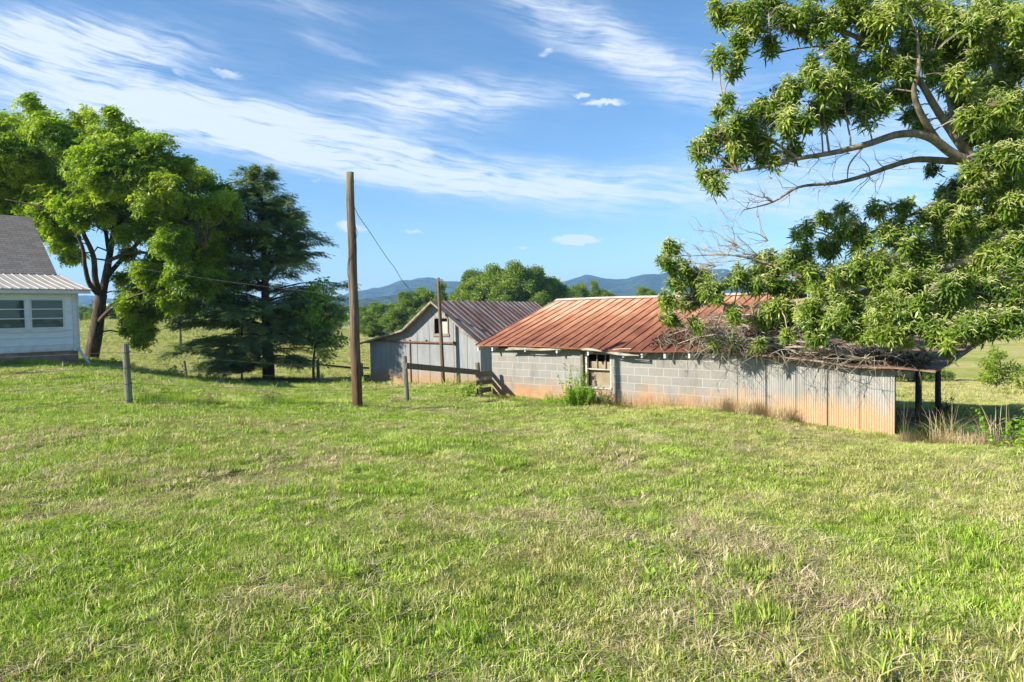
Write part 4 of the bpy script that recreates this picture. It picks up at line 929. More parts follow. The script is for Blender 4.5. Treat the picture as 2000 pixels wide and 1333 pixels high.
def wid(z):   # half-width by height fraction
    t = z / hh; return np.interp(t, [.07, .14, .28, .45, .6, .75, .88, 1.0], [3.0, 4.5, 4.5, 3.6, 2.8, 1.6, .62, .08])
z = .75
while z < hh - .15:
    nb = 5 if z < hh * .75 else 4
    for k_ in range(nb):
        a = rng.random() * 6.28; ln = wid(z) * rng.uniform(.5, 1.12)
        if .33 < z / hh < .8 and rng.random() < .2: continue
        if z < 1.3 and math.sin(a) > .6: continue
        hem_branch(np.array([0, 0, z + rng.uniform(-.1, .1)]), a, ln, rng.uniform(.05, .3) + .75 * (z / hh), 1.0)
    z += .20 if z < hh * .6 else .23
for (ox, oy) in ((-.66, -.15), (1.1, .3)):
    z = 5.6
    while z < (hh - .3 if ox < 0 else hh * .86):
        hem_branch(np.array([ox * (z - 4) / 4.2 if ox > 0 else ox, oy, z]), rng.random() * 6.28, max(.22, (hh - z) * .34) * rng.uniform(.7, 1.1), .5, 1); z += .16
v, fs, a_ = scatter(spv, spf, np.array(pp), np.array(rr_), np.array(ss_), np.array(vv_), spa)
link('crown', mesh_np('crown', v, fs, M['hemlock_leaf'], {'var': a_}), he)
v, q = tubes_batch(np.array(bpaths), np.array(brad), 4); link('branches', mesh_np('branches', v, [q], M['bark']), he)

# broadleaf saplings growing through the evergreen
def clump_tree(name, base, blobs, leaf_key, n_per, proto_kw, label, cat='tree', group=None, trunk_r=.08, skel=None, bark='bark', shell=.4):
    root = empty(name, base, 0, label, cat, group); o0_ = Vector(base); parts = []; tg = []
    prs = [blob_leaf_proto(s_, **proto_kw) for s_ in (1, 2, 3)]
    zc = np.mean([c[2] for c, r_ in blobs]) - o0_.z; xm = np.mean([c[0] for c, r_ in blobs]) - o0_.x
    tb_ = MB(); pts_ = skel or [(0, 0, -.2), (.03, 0, zc * .4), (xm * .5, .05, zc * .8), (xm, 0, zc * 1.25)]
    s_pts = limb(tb_, pts_, trunk_r, trunk_r * .25, 8)
    for c, r_ in blobs:
        c = np.array(c) - np.array(o0_); n_ = max(6, int(n_per * r_ ** 2)); p_, d_, vb_ = clumpy(c, r_ * 1.05, n_, .45, 5 + int(r_ * 4)); pr = prs[rng.integers(3)]; v0 = rng.uniform(.25, .7)
        parts.append(scatter(pr[0], pr[1], p_, rot_mats(n_, d_ * .7 + np.array([0, 0, .8]), .4), rng.uniform(.7, 1.25, n_), np.clip(v0 + vb_ + rng.normal(0, .12, n_), 0, 1), pr[2])); tg.append(c[None]); tg.append(p_[:4])
    tb_.build('trunk', M[bark], root, smooth=True)
    v, fs, a_ = merge(parts); link('crown', mesh_np('crown', v, fs, M[leaf_key], {'var': a_}), root)
    v, q, _ = branches_for(s_pts, np.concatenate(tg), trunk_r * .45, None, '', None, K=4, sides=4); link('branches', mesh_np('branches', v, [q], M[bark]), root)
    return root
def PB(lst, D, jit=.8): return [(tuple(P(x, y, D + rng.uniform(-jit, jit))), r_ / F * D) for x, y, r_ in lst]
kw_small = dict(n=12, size=.17, spread=.26)
clump_tree('young_tree', G(610, 30.5), PB([(620, 555, 18), (605, 580, 24), (640, 590, 22), (600, 620, 30), (640, 640, 28), (660, 670, 22), (615, 665, 28), (630, 700, 18), (665, 620, 18)], 30.5), 'young_leaf', 60, kw_small,
           'bushy mid green broadleaf tree crowding the right side of the evergreen', trunk_r=.07)
clump_tree('young_tree', G(470, 31), PB([(465, 490, 22), (500, 450, 18), (515, 480, 16), (480, 540, 18), (530, 620, 22), (500, 600, 18), (480, 630, 24), (455, 580, 16), (520, 440, 10)], 31, .5), 'young_leaf', 45, kw_small,
           'light green sapling whose leaves show in the middle of the evergreen', trunk_r=.05)
clump_tree('pale_tree', G(352, 62), PB([(350, 600, 24), (335, 620, 16), (365, 625, 22), (352, 635, 14)], 62, 1.5), 'blue_leaf', 10, dict(n=14, size=.34, spread=.5), 'pale blue green rounded tree in the field left of the evergreen', trunk_r=.15)

# ------------------------------------------------------------------ the chestnut at the right
CDp = 13.2
ch = empty('chestnut_tree', G(2120, 13.6), 0, 'big chestnut tree with long toothed leaves and pale catkins overhanging the barn at right', 'tree')
o0 = ch.location.copy()
def CP(px, py, Y_=CDp): return P(px, py, Y_) - o0
tb = MB(); sk = []
sk += limb(tb, [(0, 0, -.3), (-.05, 0, .8), (-.1, -.05, 2.0), tuple(CP(2085, 470, 13.5)), tuple(CP(2050, 420, 13.4))], .36, .22, 14)
LB = [([(2060, 440, 13.4), (1985, 365, 13.2), (1935, 340, 13.1), (1895, 305, 13.0), (1862, 262, 12.9), (1830, 215, 12.8), (1800, 165, 12.7), (1765, 120, 12.6), (1715, 80, 12.5), (1660, 70, 12.4)], .125, .02),
 ([(1915, 325, 13.05), (1860, 300, 12.9), (1815, 268, 12.7), (1760, 262, 12.6), (1690, 283, 12.5), (1620, 300, 12.4), (1560, 310, 12.3), (1500, 325, 12.2), (1440, 335, 12.2)], .10, .015),
 ([(1910, 318, 13.05), (1850, 315, 13.3), (1790, 312, 13.4), (1740, 325, 13.4), (1690, 343, 13.4), (1630, 358, 13.3), (1560, 366, 13.2), (1510, 395, 13.2), (1455, 410, 13.1)], .075, .008),
 ([(1830, 275, 12.8), (1800, 225, 12.5), (1785, 180, 12.3), (1795, 130, 12.1), (1790, 60, 12)], .07, .02),
 ([(2050, 430, 13.4), (1990, 300, 13.8), (1960, 180, 14.1), (1930, 60, 14.3), (1900, -60, 14.4)], .15, .06), ([(2060, 430, 13.4), (2100, 250, 13), (2080, 60, 12.6), (2050, -100, 12.5)], .18, .08),
 ([(1880, 290, 12.95), (1850, 180, 13.4), (1840, 80, 13.7), (1800, -20, 13.9)], .06, .02), ([(2080, 470, 13.5), (1980, 430, 13.3), (1900, 395, 13.1), (1840, 395, 13.1), (1780, 420, 13.1), (1700, 455, 13.2), (1640, 470, 13.4)], .065, .012),
 ([(2085, 490, 13.5), (1960, 500, 13.2), (1850, 520, 13.2), (1740, 560, 13.4), (1640, 580, 13.8), (1540, 590, 14.2), (1450, 600, 14.5), (1380, 585, 14.6)], .12, .02),
 ([(2085, 500, 13.5), (1960, 560, 14.0), (1860, 600, 13.8), (1760, 620, 13.6), (1660, 640, 13.6)], .06, .015), ([(1640, 580, 13.8), (1540, 530, 14.1), (1440, 500, 14.3), (1350, 500, 14.5)], .04, .01),
 ([(1765, 120, 12.6), (1640, 60, 12.4), (1540, 55, 12.3), (1460, 60, 12.2)], .05, .012), ([(1800, 165, 12.7), (1700, 100, 13), (1640, 90, 13.1), (1560, 95, 13.1), (1500, 110, 13)], .03, .01),
 ([(1560, 310, 12.3), (1500, 270, 12.2), (1450, 230, 12.2), (1410, 210, 12.2)], .03, .01), ([(1960, 560, 12.6), (1940, 640, 12.4), (1880, 690, 12.3), (1860, 710, 12.3)], .04, .01),
 ([(1690, 283, 12.5), (1660, 320, 12.4), (1655, 350, 12.4)], .02, .008)]
for pts_, r0, r1 in LB: sk += limb(tb, [CP(*p) for p in pts_], r0, r1, 9)
tb.build('trunk', M['chestnut_bark'], ch, smooth=True)
CB = [ # px, py, radius px, Y
 (1415, 15, 30, 12.3), (1460, 30, 40, 12.3), (1440, 85, 32, 12.2), (1405, 110, 20, 12.1), (1430, 135, 18, 12.1), (1500, 20, 45, 12.4), (1510, 85, 26, 12.3), (1560, 20, 50, 12.5), (1600, 55, 36, 12.4), (1650, 20, 55, 12.4), (1640, 100, 40, 12.5), (1700, 60, 55, 12.3), (1590, 120, 18, 12.3),
 (1420, 195, 16, 12.1), (1405, 215, 14, 12.1), (1450, 235, 34, 12.2), (1400, 265, 34, 12.1), (1365, 300, 26, 12.1), (1385, 335, 26, 12.1), (1400, 355, 18, 12.1), (1440, 290, 40, 12.2), (1500, 210, 42, 12.2), (1490, 260, 42, 12.2), (1540, 180, 42, 12.2), (1550, 240, 42, 12.2), (1600, 160, 44, 12.3), (1600, 215, 40, 12.3), (1500, 310, 26, 12.2), (1550, 285, 22, 12.3),
 (1660, 150, 46, 12.5), (1650, 200, 34, 12.4), (1690, 225, 26, 12.5), (1700, 190, 40, 12.5), (1730, 130, 46, 12.6), (1735, 30, 52, 12.8), (1780, 80, 50, 12.9), (1760, 180, 36, 12.9), (1800, 20, 50, 13), (1860, 60, 52, 13.2), (1850, 130, 44, 13.3), (1905, 110, 50, 13.3), (1940, 30, 56, 13.3), (1880, 190, 44, 13.2), (1930, 190, 54, 13.5), (1985, 120, 56, 13.4),
 (1900, 250, 30, 13.5), (1950, 270, 50, 13.6), (1990, 220, 50, 13.4), (1990, 330, 52, 13.2), (1930, 360, 38, 13.6), (1880, 350, 34, 13.6), (1860, 390, 34, 13.4), (1950, 420, 56, 13.2), (1800, 240, 20, 13.3), (1780, 215, 22, 13.3),
 (1555, 455, 14, 13.6), (1580, 445, 18, 13.6), (1610, 430, 20, 13.5), (1640, 405, 16, 13.4), (1660, 440, 30, 13.4), (1710, 410, 22, 13.2), (1700, 460, 38, 13.3), (1760, 400, 24, 13.2), (1760, 450, 42, 13.2), (1820, 420, 38, 13.2), (1880, 430, 46, 13.2), (1820, 480, 48, 13.1), (1900, 500, 56, 13.1), (1980, 500, 60, 12.9),
 (1620, 480, 34, 13.6), (1560, 500, 36, 13.9), (1500, 510, 34, 14.2), (1480, 550, 36, 14.3), (1540, 550, 42, 14.0), (1600, 540, 44, 13.7), (1660, 530, 46, 13.3), (1730, 520, 48, 13.1), (1790, 545, 50, 13), (1860, 570, 54, 12.8), (1940, 580, 60, 12.6), (1520, 600, 36, 14.0), (1580, 610, 42, 13.6), (1650, 600, 48, 13.2), (1720, 600, 50, 12.9),
 (1310, 485, 22, 14.6), (1300, 510, 18, 14.6), (1335, 520, 26, 14.6), (1320, 550, 22, 14.6), (1370, 545, 30, 14.5), (1300, 580, 20, 14.6), (1310, 615, 24, 14.6), (1345, 590, 28, 14.6), (1400, 570, 30, 14.4), (1440, 545, 30, 14.4), (1360, 625, 14, 14.6), (1430, 610, 24, 14.4), (1480, 620, 24, 14.2), (1365, 570, 20, 14.8),
 (1600, 650, 26, 13.5), (1660, 650, 32, 13.1), (1720, 650, 34, 12.8), (1780, 630, 46, 12.6), (1850, 640, 44, 12.4), (1910, 640, 46, 12.3), (1970, 635, 38, 12.2), (1790, 600, 40, 12.7), (1850, 680, 14, 12.3), (1540, 650, 14, 13.7),
 (2080, 80, 90, 13), (2080, 250, 90, 13.2), (2090, 400, 80, 13), (2080, 560, 80, 12.6), (2170, 620, 60, 12.8), (2250, 150, 110, 13.4), (2280, 380, 110, 13.5), (2280, 560, 90, 13.2), (2180, 0, 110, 13), (1950, -80, 80, 13.3), (1750, -70, 70, 13), (1560, -60, 60, 12.6), (2150, -150, 110, 13.5),  # crown beyond the frame, added for shade casting
 (1990, 300, 80, 15.5), (2080, 450, 90, 15.5), (1900, 480, 70, 15.5), (2000, 560, 80, 15.3), (2150, 300, 100, 15.8), (1820, 560, 60, 15.2), (1960, 150, 70, 15.8),
 (1560, 520, 40, 15.5), (1640, 560, 60, 16), (1720, 520, 60, 16.5), (1700, 600, 50, 16.5), (1800, 500, 60, 17), (1850, 450, 60, 17), (1820, 590, 55, 17), (1760, 560, 60, 18), (1900, 560, 60, 17.5), (1880, 500, 60, 19), (1950, 470, 70, 18), (1960, 600, 60, 17), (2060, 500, 80, 17.5), (2050, 620, 60, 16.5),  # mostly unseen foliage added behind the front leaves to shade the bank
 (1870, 160, 34, 12.3), (1900, 230, 34, 12.2), (1940, 300, 30, 12.2), (1985, 300, 40, 12.1), (1985, 400, 44, 12.2), (1900, 330, 20, 12.6), (1960, 200, 40, 12.3), (1820, 330, 16, 13.2), (1850, 370, 24, 13.0), (1900, 40, 44, 12.5), (1980, 40, 44, 12.4), (1820, 110, 26, 12.4), (1395, 668, 10, 14.5), (1430, 660, 14, 14.4), (1480, 668, 14, 14.1), (1945, 345, 26, 12.5), (1895, 372, 24, 12.8), (1990, 350, 34, 12.2), (1955, 385, 30, 12.5), (1870, 400, 24, 13), (1905, 340, 14, 12.7), (1840, 445, 26, 13), (1930, 250, 24, 12.5)]
protos = [chestnut_proto(s_) for s_ in range(5)]; parts = []; tg = []; cat_pos = []
for (px, py, rp_, Y_) in CB:
    c = np.array(CP(px, py, Y_ + rng.uniform(-.35, .35))); r_ = rp_ / F * Y_; n_ = int(225 * (r_ / .35) ** 2 * (.75 if rp_ > 60 else 1)) // 2 + 4
    if px > 2040 or Y_ > 15: n_ = int(n_ * .5)
    p_, d_, vb_ = clumpy(c, r_ * 1.06, n_, .42, 6 + int(r_ * 9)); v0 = rng.uniform(.38, .62)
    if px > 1780 and py > 240: v0 -= .12  # shade of the inner crown put into the leaf tone at lower right
    parts_i = scatter
    for pi in range(5):
        s_ = slice(pi, None, 5); 
        if len(p_[s_]) == 0: continue
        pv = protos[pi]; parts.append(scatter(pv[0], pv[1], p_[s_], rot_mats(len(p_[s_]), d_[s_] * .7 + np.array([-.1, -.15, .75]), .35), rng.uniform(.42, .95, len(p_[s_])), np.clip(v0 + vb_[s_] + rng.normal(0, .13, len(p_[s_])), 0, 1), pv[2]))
    tg.append(p_[: max(3, n_ // 3)]); 
    if px < 2020: cat_pos.append(p_[rng.choice(n_, n_ // 3, False)])
v, fs, a_ = merge(parts); link('crown', mesh_np('crown', v, fs, M['chestnut_leaf'], {'var': a_}), ch); print('chestnut verts', len(v))
cen = [np.array(CP(px, py, Y_)) for (px, py, rp_, Y_) in CB]
v1, q1, np1 = branches_for(sk, np.array(cen), .03, None, '', None, K=6, sides=5, rend=.009)
v2, q2, _ = branches_for(np.vstack([np.array(sk), np1]), np.concatenate(tg), .010, None, '', None, K=4, sides=3, rend=.003)
link('branches', mesh_np('branches', np.vstack([v1, v2]), [np.vstack([q1, q2 + len(v1)])], M['twig']), ch)
cp = np.concatenate(cat_pos); nC = len(cp) * 4; st = np.repeat(cp, 4, 0) + rng.normal(0, .04, (nC, 3)); dr = rng.normal(0, 1, (nC, 3)); dr[:, 2] = np.abs(dr[:, 2]) * .5 + .1; dr /= np.linalg.norm(dr, axis=1, keepdims=True)
ln = rng.uniform(.09, .16, nC)[:, None]; pa = np.stack([st, st + dr * ln * .5 + [0, 0, .01], st + dr * ln - np.array([0, 0, 1]) * ln * .35], 1)
v, q = tubes_batch(pa, np.tile([.004, .0065, .003], (nC, 1)), 3); link('catkins', mesh_np('catkins', v, [q], M['catkin']), ch)

# bare dead boughs
def bare(root_pts, n, length, spread, seed, K=6, r0=.012, droop=0.1):
    r = np.random.default_rng(seed); base = np.array(root_pts); idx = r.integers(0, len(base), n); s0 = base[idx]
    d_ = r.normal(0, 1, (n, 3)) * spread[1] + np.array(spread[0]); d_ /= np.linalg.norm(d_, axis=1, keepdims=True); ln = r.uniform(.3, 1, n) * length
    pts = np.zeros((n, K, 3)); pts[:, 0] = s0; cur = d_.copy()
    for k_ in range(1, K): cur = cur + r.normal(0, .28, (n, 3)); cur[:, 2] -= droop * .3; cur /= np.linalg.norm(cur, axis=1, keepdims=True); pts[:, k_] = pts[:, k_ - 1] + cur * (ln / (K - 1))[:, None]
    return pts, np.linspace(1, .25, K)[None] * (r0 * r.uniform(.4, 1, n))[:, None]
db = [CP(1700, 340, 13.4), CP(1630, 358, 13.3), CP(1560, 366, 13.2), CP(1510, 395, 13.2), CP(1460, 408, 13.1), CP(1600, 310, 12.4), CP(1540, 320, 12.3), CP(1780, 312, 13.4), CP(1730, 328, 13.4), CP(1660, 300, 12.4)]
a1, b1 = bare(db, 70, .9, ((-.8, 0, .05), .5), 3, r0=.010); a2, b2 = bare(a1[:, 3], 160, .4, ((-.5, 0, .0), .7), 4, r0=.005)
dc = [CP(1480, 500, 14.2), CP(1440, 480, 14.3), CP(1500, 470, 14.1), CP(1420, 500, 14.3), CP(1400, 520, 14.3)]; a3, b3 = bare(dc, 45, 1.5, ((-.9, 0, .35), .35), 5, r0=.010); a4, b4 = bare(a3[:, 3], 150, .5, ((-.5, 0, .2), .6), 6, r0=.005)
de = [CP(x_, y_, 14.75 - .0012 * (x_ - 1330)) for x_ in range(1350, 1620, 18) for y_ in (560, 600, 640, 665)]; a6, b6 = bare(de, 190, .8, ((-.7, -.1, -.05), .6), 8, r0=.007); a7, b7 = bare(a6[:, 3], 330, .4, ((-.5, 0, 0), .7), 9, r0=.004)
v, q = tubes_batch(np.concatenate([a1, a2, a3, a4, a6, a7]), np.concatenate([b1, b2, b3, b4, b6, b7]), 4); link('dead_branches', mesh_np('dead_branches', v, [q], M['dead_twig']), ch)

# fallen dead limbs lying on the roof edge
def on_roof(x, y):   # height of the roofs in barn coordinates
    if x < LW + .35: return RZ0 + (RZR - RZ0) * (y - RY0) / (RR_ - RY0) + BZ
    return ztf(min(x, LX + .2)) + .10 + .045 * y + BZ
fb = empty('fallen_boughs', barn_pt(7.0, .5, on_roof(7, .5)), 0, 'tangle of dead grey boughs and twigs lying on the barn roof edge under the chestnut', 'branches')
o0 = np.array(fb.location)
def bough_pts(x0, x1, n, seed, zr=.45):
    r = np.random.default_rng(seed); xs = r.uniform(x0, x1, n); ys = r.uniform(-.25, 1.8, n); return [np.array(barn_pt(a, b_, on_roof(a, b_) + r.uniform(.02, zr))) - o0 for a, b_ in zip(xs, ys)]
mainp = []; mr_ = []
for (x0, y0, x1, y1, r0) in ((9.8, .2, 6.2, -.25, .03), (9.6, 1.0, 5.6, .2, .025), (10.2, -.1, 7.2, -.3, .022), (9.0, 1.6, 5.9, .9, .03), (10.6, 1.2, 8.2, .1, .025), (8.8, .4, 6.0, 1.2, .02), (10.8, 2.4, 9.2, .3, .028), (9.4, .0, 6.7, -.1, .018), (8.9, -.1, 7.5, -.75, .016), (10.0, -.2, 8.6, -.8, .018), (10.9, .1, 9.6, -.75, .016), (8.2, -.2, 7.0, -.7, .014)):
    p_ = []
    for k_ in range(9):
        t = k_ / 8; a, b_ = x0 + (x1 - x0) * t, y0 + (y1 - y0) * t; p_.append(np.array(barn_pt(a, b_, on_roof(a, b_) + .05 + .30 * math.sin(t * 3.1) * (r0 * 30) + .07 * math.sin(t * 9))) - o0)
    mainp.append(p_); mr_.append(np.linspace(r0, r0 * .25, 9))
v0_, q0_ = tubes_batch(np.array(mainp), np.array(mr_), 6)
base = np.concatenate([np.array(p_) for p_ in mainp])
a1, b1 = bare(base, 260, 1.1, ((-.6, -.55, .0), .55), 11, r0=.009, droop=.25); a2, b2 = bare(a1[:, 3], 700, .45, ((-.4, -.4, 0), .7), 12, r0=.0045, droop=.2)
a5, b5 = bare(bough_pts(5.6, 10.6, 250, 4, .22), 420, .7, ((-.5, -.3, .1), .5), 13, r0=.006, droop=.1)
v, q = tubes_batch(np.concatenate([a1, a2, a5]), np.concatenate([b1, b2, b5]), 3)
link('twigs', mesh_np('twigs', np.vstack([v0_, v]), [np.vstack([q0_, q + len(v0_)])], M['dead_twig']), fb)
# dead leaf litter lodged on the roof
nl = 2600; xs = rng.uniform(5.4, 11.2, nl); ys = np.abs(rng.normal(0, .7, nl)) - .15; ps = np.array([np.array(barn_pt(a, b_, on_roof(a, b_) + .02 + abs(rng.normal(0, .05)))) - o0 for a, b_ in zip(xs, ys)])
lv = build_proto([(leaf(np.zeros(3), np.array([1, 0, .1]), np.array([0, 1, 0]), .13, .045, .3, 3), 0)])
v, fs, a_ = scatter(lv[0], lv[1], ps, rot_mats(nl, np.tile([0, 0, 1.], (nl, 1)), .6), rng.uniform(.6, 1.2, nl), rng.random(nl) * .5)
M['litter'] = leafmat('dead_leaf_litter', (.05, .03, .018), (.12, .07, .04), (.22, .14, .08), trans=.1)
link('leaf_litter', mesh_np('leaf_litter', v, fs, M['litter'], {'var': a_}), fb)
# one stick hanging off the eave
stick = [barn_pt(loc_x(1216), -.45, .66), barn_pt(loc_x(1236), -.50, .69), barn_pt(loc_x(1256), -.55, .70)]
wire_obj('broken_stick', [stick[0], stick[1], stick[2]], .012, M['dead_twig'], 'broken stick poking off the rusty roof edge right of the barn window', 'stick')

# ------------------------------------------------------------------ background woodland: individual trees
def bg_proto(seed, h=9, w_=3.2, kind='round'):
    r = np.random.default_rng(seed); root = empty('background_tree', (0, 0, 0)); parts = []; pr = [blob_leaf_proto(s_ + seed, 16, .26, .48) for s_ in (1, 2)]
    nb = 34
    for k_ in range(nb):
        t = r.random(); zc = h * (.08 + .84 * t); wr = w_ * (math.sin(math.pi * (t * .62 + .28)) if kind == 'round' else (1.05 - t)); a = r.random() * 6.28; rad = wr * r.random() ** .5 * .8
        c = np.array([math.cos(a) * rad, math.sin(a) * rad, zc]); rb = r.uniform(.6, 1.15) * (1 if kind == 'round' else .75) * w_ / 3.2; n_ = int(80 * rb ** 2); 
        p_, d_, vb_ = clumpy(c, rb * 1.25, n_, .42, 8)
        p0 = pr[k_ % 2]; parts.append(scatter(p0[0], p0[1], p_, rot_mats(n_, d_ * .8 + np.array([0, 0, .7]), .4), r.uniform(.7, 1.2, n_), np.clip(r.uniform(.25, .65) + vb_ + r.normal(0, .12, n_), 0, 1), p0[2]))
    v, fs, a_ = merge(parts); link('crown', mesh_np('crown', v, fs, M['far_leaf'], {'var': a_}), root)
    MB().tube([(0, 0, -.5), (0, 0, h * .3), (.1, 0, h * .6), (0, 0, h * .85)], [.22, .17, .1, .03], 7).build('trunk', M['bark'], root)
    return root
kinds = [bg_proto(21, 9, 3.6), bg_proto(22, 10, 3.2), bg_proto(23, 8, 3.4), bg_proto(24, 11, 2.8, 'cone')]
KH = [9, 10, 8, 11]
BT = [ # px centre, top py, Y, kind, label
 (712, 600, 150, 1, 'tree at the far left end of the wooded band just right of the tall pole'), (742, 592, 140, 0, 'low green tree under the blue mountain between the two poles'), (768, 590, 125, 3, 'pointed tree under the blue mountain peak behind the gable barn lean-to'),
 (722, 618, 85, 2, 'round bright shrubby tree on the grass just right of the tall pole'), (748, 622, 88, 0, 'middle low tree on the grass behind the gable barn lean-to roof'), (795, 572, 95, 1, 'olive tree behind the left roof slope of the gable barn'), (780, 600, 84, 2, 'shrubby tree rising directly over the lean-to roof of the gable barn'),
 (828, 563, 98, 0, 'dense tree left of the slim pole top behind the gable barn'), (864, 548, 86, 3, 'narrow bright tree directly behind the top of the slim pole'), (842, 590, 80, 2, 'low tree filling behind the gable barn peak'), (900, 565, 92, 0, 'leafy tree just right of the slim pole top'),
 (930, 530, 84, 1, 'tall tree with left shoulder of the big grove above the striped barn roof'), (963, 522, 82, 0, 'broad tree in the middle of the big grove above the striped barn roof'), (905, 590, 78, 2, 'low leafy tree touching the striped roof ridge'), (1005, 516, 80, 0, 'tallest rounded tree of the grove above the striped barn roof'),
 (1040, 524, 82, 1, 'tall bright tree at the right of the grove peak'), (1072, 538, 84, 0, 'tree sloping down at the right end of the big grove'), (985, 560, 78, 2, 'low tree in front of the grove behind the middle of the striped roof'), (1095, 556, 88, 1, 'dark tree behind where the striped and red roofs meet'), (1060, 572, 78, 2, 'low dark tree beside the left ridge end of the red roof'),
 (1128, 556, 110, 2, 'small tree with gap beneath just right of the grove'), (1162, 545, 115, 3, 'slender airy tree standing alone against the right mountain'), (1185, 566, 118, 2, 'small dark tree right of the slender airy tree'), (1262, 562, 140, 0, 'small round tree top peeking over the red roof ridge left of the chestnut leaves'),
 (1110, 585, 95, 0, 'low foliage tree over the left part of the red roof ridge'), (1145, 578, 112, 2, 'bushy low tree behind the red roof ridge'), (1225, 580, 150, 1, 'tiny tree top on the red roof ridge line'),
 (150, 597, 162, 0, 'dark tree in the dense far row at the top of the pasture'),
 (167, 599, 160, 2, 'dark tree in the dense far row at the top of the pasture'),
 (184, 603, 147, 2, 'dark tree in the dense far row at the top of the pasture'),
 (201, 594, 160, 1, 'dark tree in the dense far row at the top of the pasture'),
 (218, 602, 152, 0, 'dark tree in the dense far row at the top of the pasture'),
 (235, 601, 162, 2, 'dark tree in the dense far row at the top of the pasture'),
 (252, 601, 157, 2, 'dark tree in the dense far row at the top of the pasture'),
 (269, 596, 152, 2, 'dark tree in the dense far row at the top of the pasture'),
 (286, 596, 161, 1, 'dark tree in the dense far row at the top of the pasture'),
 (303, 594, 147, 0, 'dark tree in the dense far row at the top of the pasture'),
 (320, 603, 146, 1, 'dark tree in the dense far row at the top of the pasture'),
 (337, 594, 153, 1, 'dark tree in the dense far row at the top of the pasture'),
 (400, 600, 155, 1, 'far tree behind the left side of the evergreen'), (450, 598, 150, 0, 'far tree behind the evergreen lower left boughs'), (560, 600, 150, 2, 'far tree glimpsed through the evergreen right of its trunk'), (655, 605, 145, 0, 'far tree between the evergreen and the tall pole'),
 (120, 596, 150, 0, 'far dark tree hidden behind the house corner eave'), (1775, 690, 62, 2, 'shadowy shrubby tree behind the two lean-to posts'), (1812, 672, 66, 0, 'grey green feathery tree above the lean-to roof corner'), (1745, 700, 60, 2, 'dark bush tree beside the corrugated wall corner')]
for i_, (px, py, Y_, kd, lab) in enumerate(BT):
    Y_ = Y_ * 1.4 if (700 < px < 1300 and Y_ < 130) else Y_; b0 = G(px, Y_); top = P(px, py, Y_).z; sc_ = max(.25, (top - b0.z) / (KH[kd] * .98)); used = kinds[kd].get('used')
    o = kinds[kd] if not used else copy_tree(kinds[kd]); 
    if not used: kinds[kd]['used'] = 1
    o.location = b0; sxy = sc_ * (1.45 if sc_ < .75 else 1.0); o.scale = (sxy, sxy, sc_); o.rotation_euler = (0, 0, rng.random() * 6.28); tag(o, lab, 'tree', 'far row of trees above the pasture' if 'dense far row' in lab else 'trees beyond the barns and pasture')
for k_ in kinds: del k_['used']
for o in list(COL.objects):
    if 'used' in o: del o['used']
# the far woods that read as one mass
pr = blob_leaf_proto(77, 12, 2.2, 2.6); pos = []
for _ in range(5200):
    px = rng.uniform(-900, 2300); Y_ = rng.uniform(330, 760); x = (px - 1000) / F * Y_; pos.append((x, Y_, 0, px))
pos = np.array(pos); zz = H(pos[:, 0], pos[:, 1]); keep = (pos[:, 3] < 1500) | (pos[:, 1] > 560); pos = pos[keep]; zz = zz[keep]; n_ = len(pos)
P3 = np.stack([pos[:, 0], pos[:, 1], zz + rng.uniform(0, 9, n_)], -1); v, fs, a_ = scatter(pr[0], pr[1], P3, rot_mats(n_, np.tile([0, 0, 1.], (n_, 1)), .5), rng.uniform(.8, 1.5, n_), None, pr[2])
o = link('far_woods', mesh_np('far_woods', v, fs, M['far_leaf'], {'var': a_})); tag(o, 'distant green woods below the blue mountains', 'woods', kind='stuff')

clump_tree('young_tree', G(1946, 38), PB([(1950, 705, 26), (1930, 722, 24), (1975, 722, 26), (1955, 738, 24), (1925, 742, 16), (1985, 742, 18), (1950, 690, 14)], 38, .4), 'walnut_leaf', 70, dict(n=12, size=.15, spread=.2), 'small round crowned young tree standing alone in the right hand pasture', trunk_r=.07, shell=.3)

# ------------------------------------------------------------------ bushes, weeds, dry grass
def stems_plant(name, base, n, h, spread, leafkey, label, cat, lsize=.07, lper=16, lw=.35, group=None, lean=.25, mat='weed_leaf', seed=0, up=1.0):
    r = np.random.default_rng(seed + 100); root = empty(name, base, 0, label, cat, group); K = 6; s0 = r.normal(0, spread * .35, (n, 3)); s0[:, 2] = -.03
    d_ = r.normal(0, lean, (n, 3)); d_[:, 2] = up; d_ /= np.linalg.norm(d_, axis=1, keepdims=True); hh_ = r.uniform(.5, 1, n) * h; t = np.linspace(0, 1, K)
    pts = s0[:, None] + d_[:, None] * (hh_[:, None] * t)[:, :, None] + r.normal(0, lean * .35, (n, 1, 3)) * (t ** 2)[None, :, None] * h * [1, 1, 0]
    v, q = tubes_batch(pts, np.linspace(.006, .002, K)[None] * np.ones((n, 1)) * (1 + h * .4), 3); link('stems', mesh_np('stems', v, [q], M['straw'] if leafkey == 'straw' else M['weed_leaf'], {'var': np.full(len(v), .2)}), root)
    lf = build_proto([(leaf(np.zeros(3), np.array([1., 0, .25]), np.array([0, 1., 0]), lsize, lsize * lw, .3, 3), 0)])
    kk = r.integers(0, n, n * lper); tt_ = r.uniform(.15, 1, n * lper) * (K - 1); i0 = np.minimum(tt_.astype(int), K - 2); f_ = (tt_ - i0)[:, None]; pos = pts[kk, i0] * (1 - f_) + pts[kk, i0 + 1] * f_
    v, fs, a_ = scatter(lf[0], lf[1], pos, rot_mats(len(pos), np.tile([0, 0, 1.], (len(pos), 1)), .5), r.uniform(.6, 1.2, len(pos)), np.clip(.5 + r.normal(0, .2, len(pos)), 0, 1)); link('leaves', mesh_np('leaves', v, fs, M[leafkey], {'var': a_}), root); return root
def GB(px, Y_): return G(px, Y_)
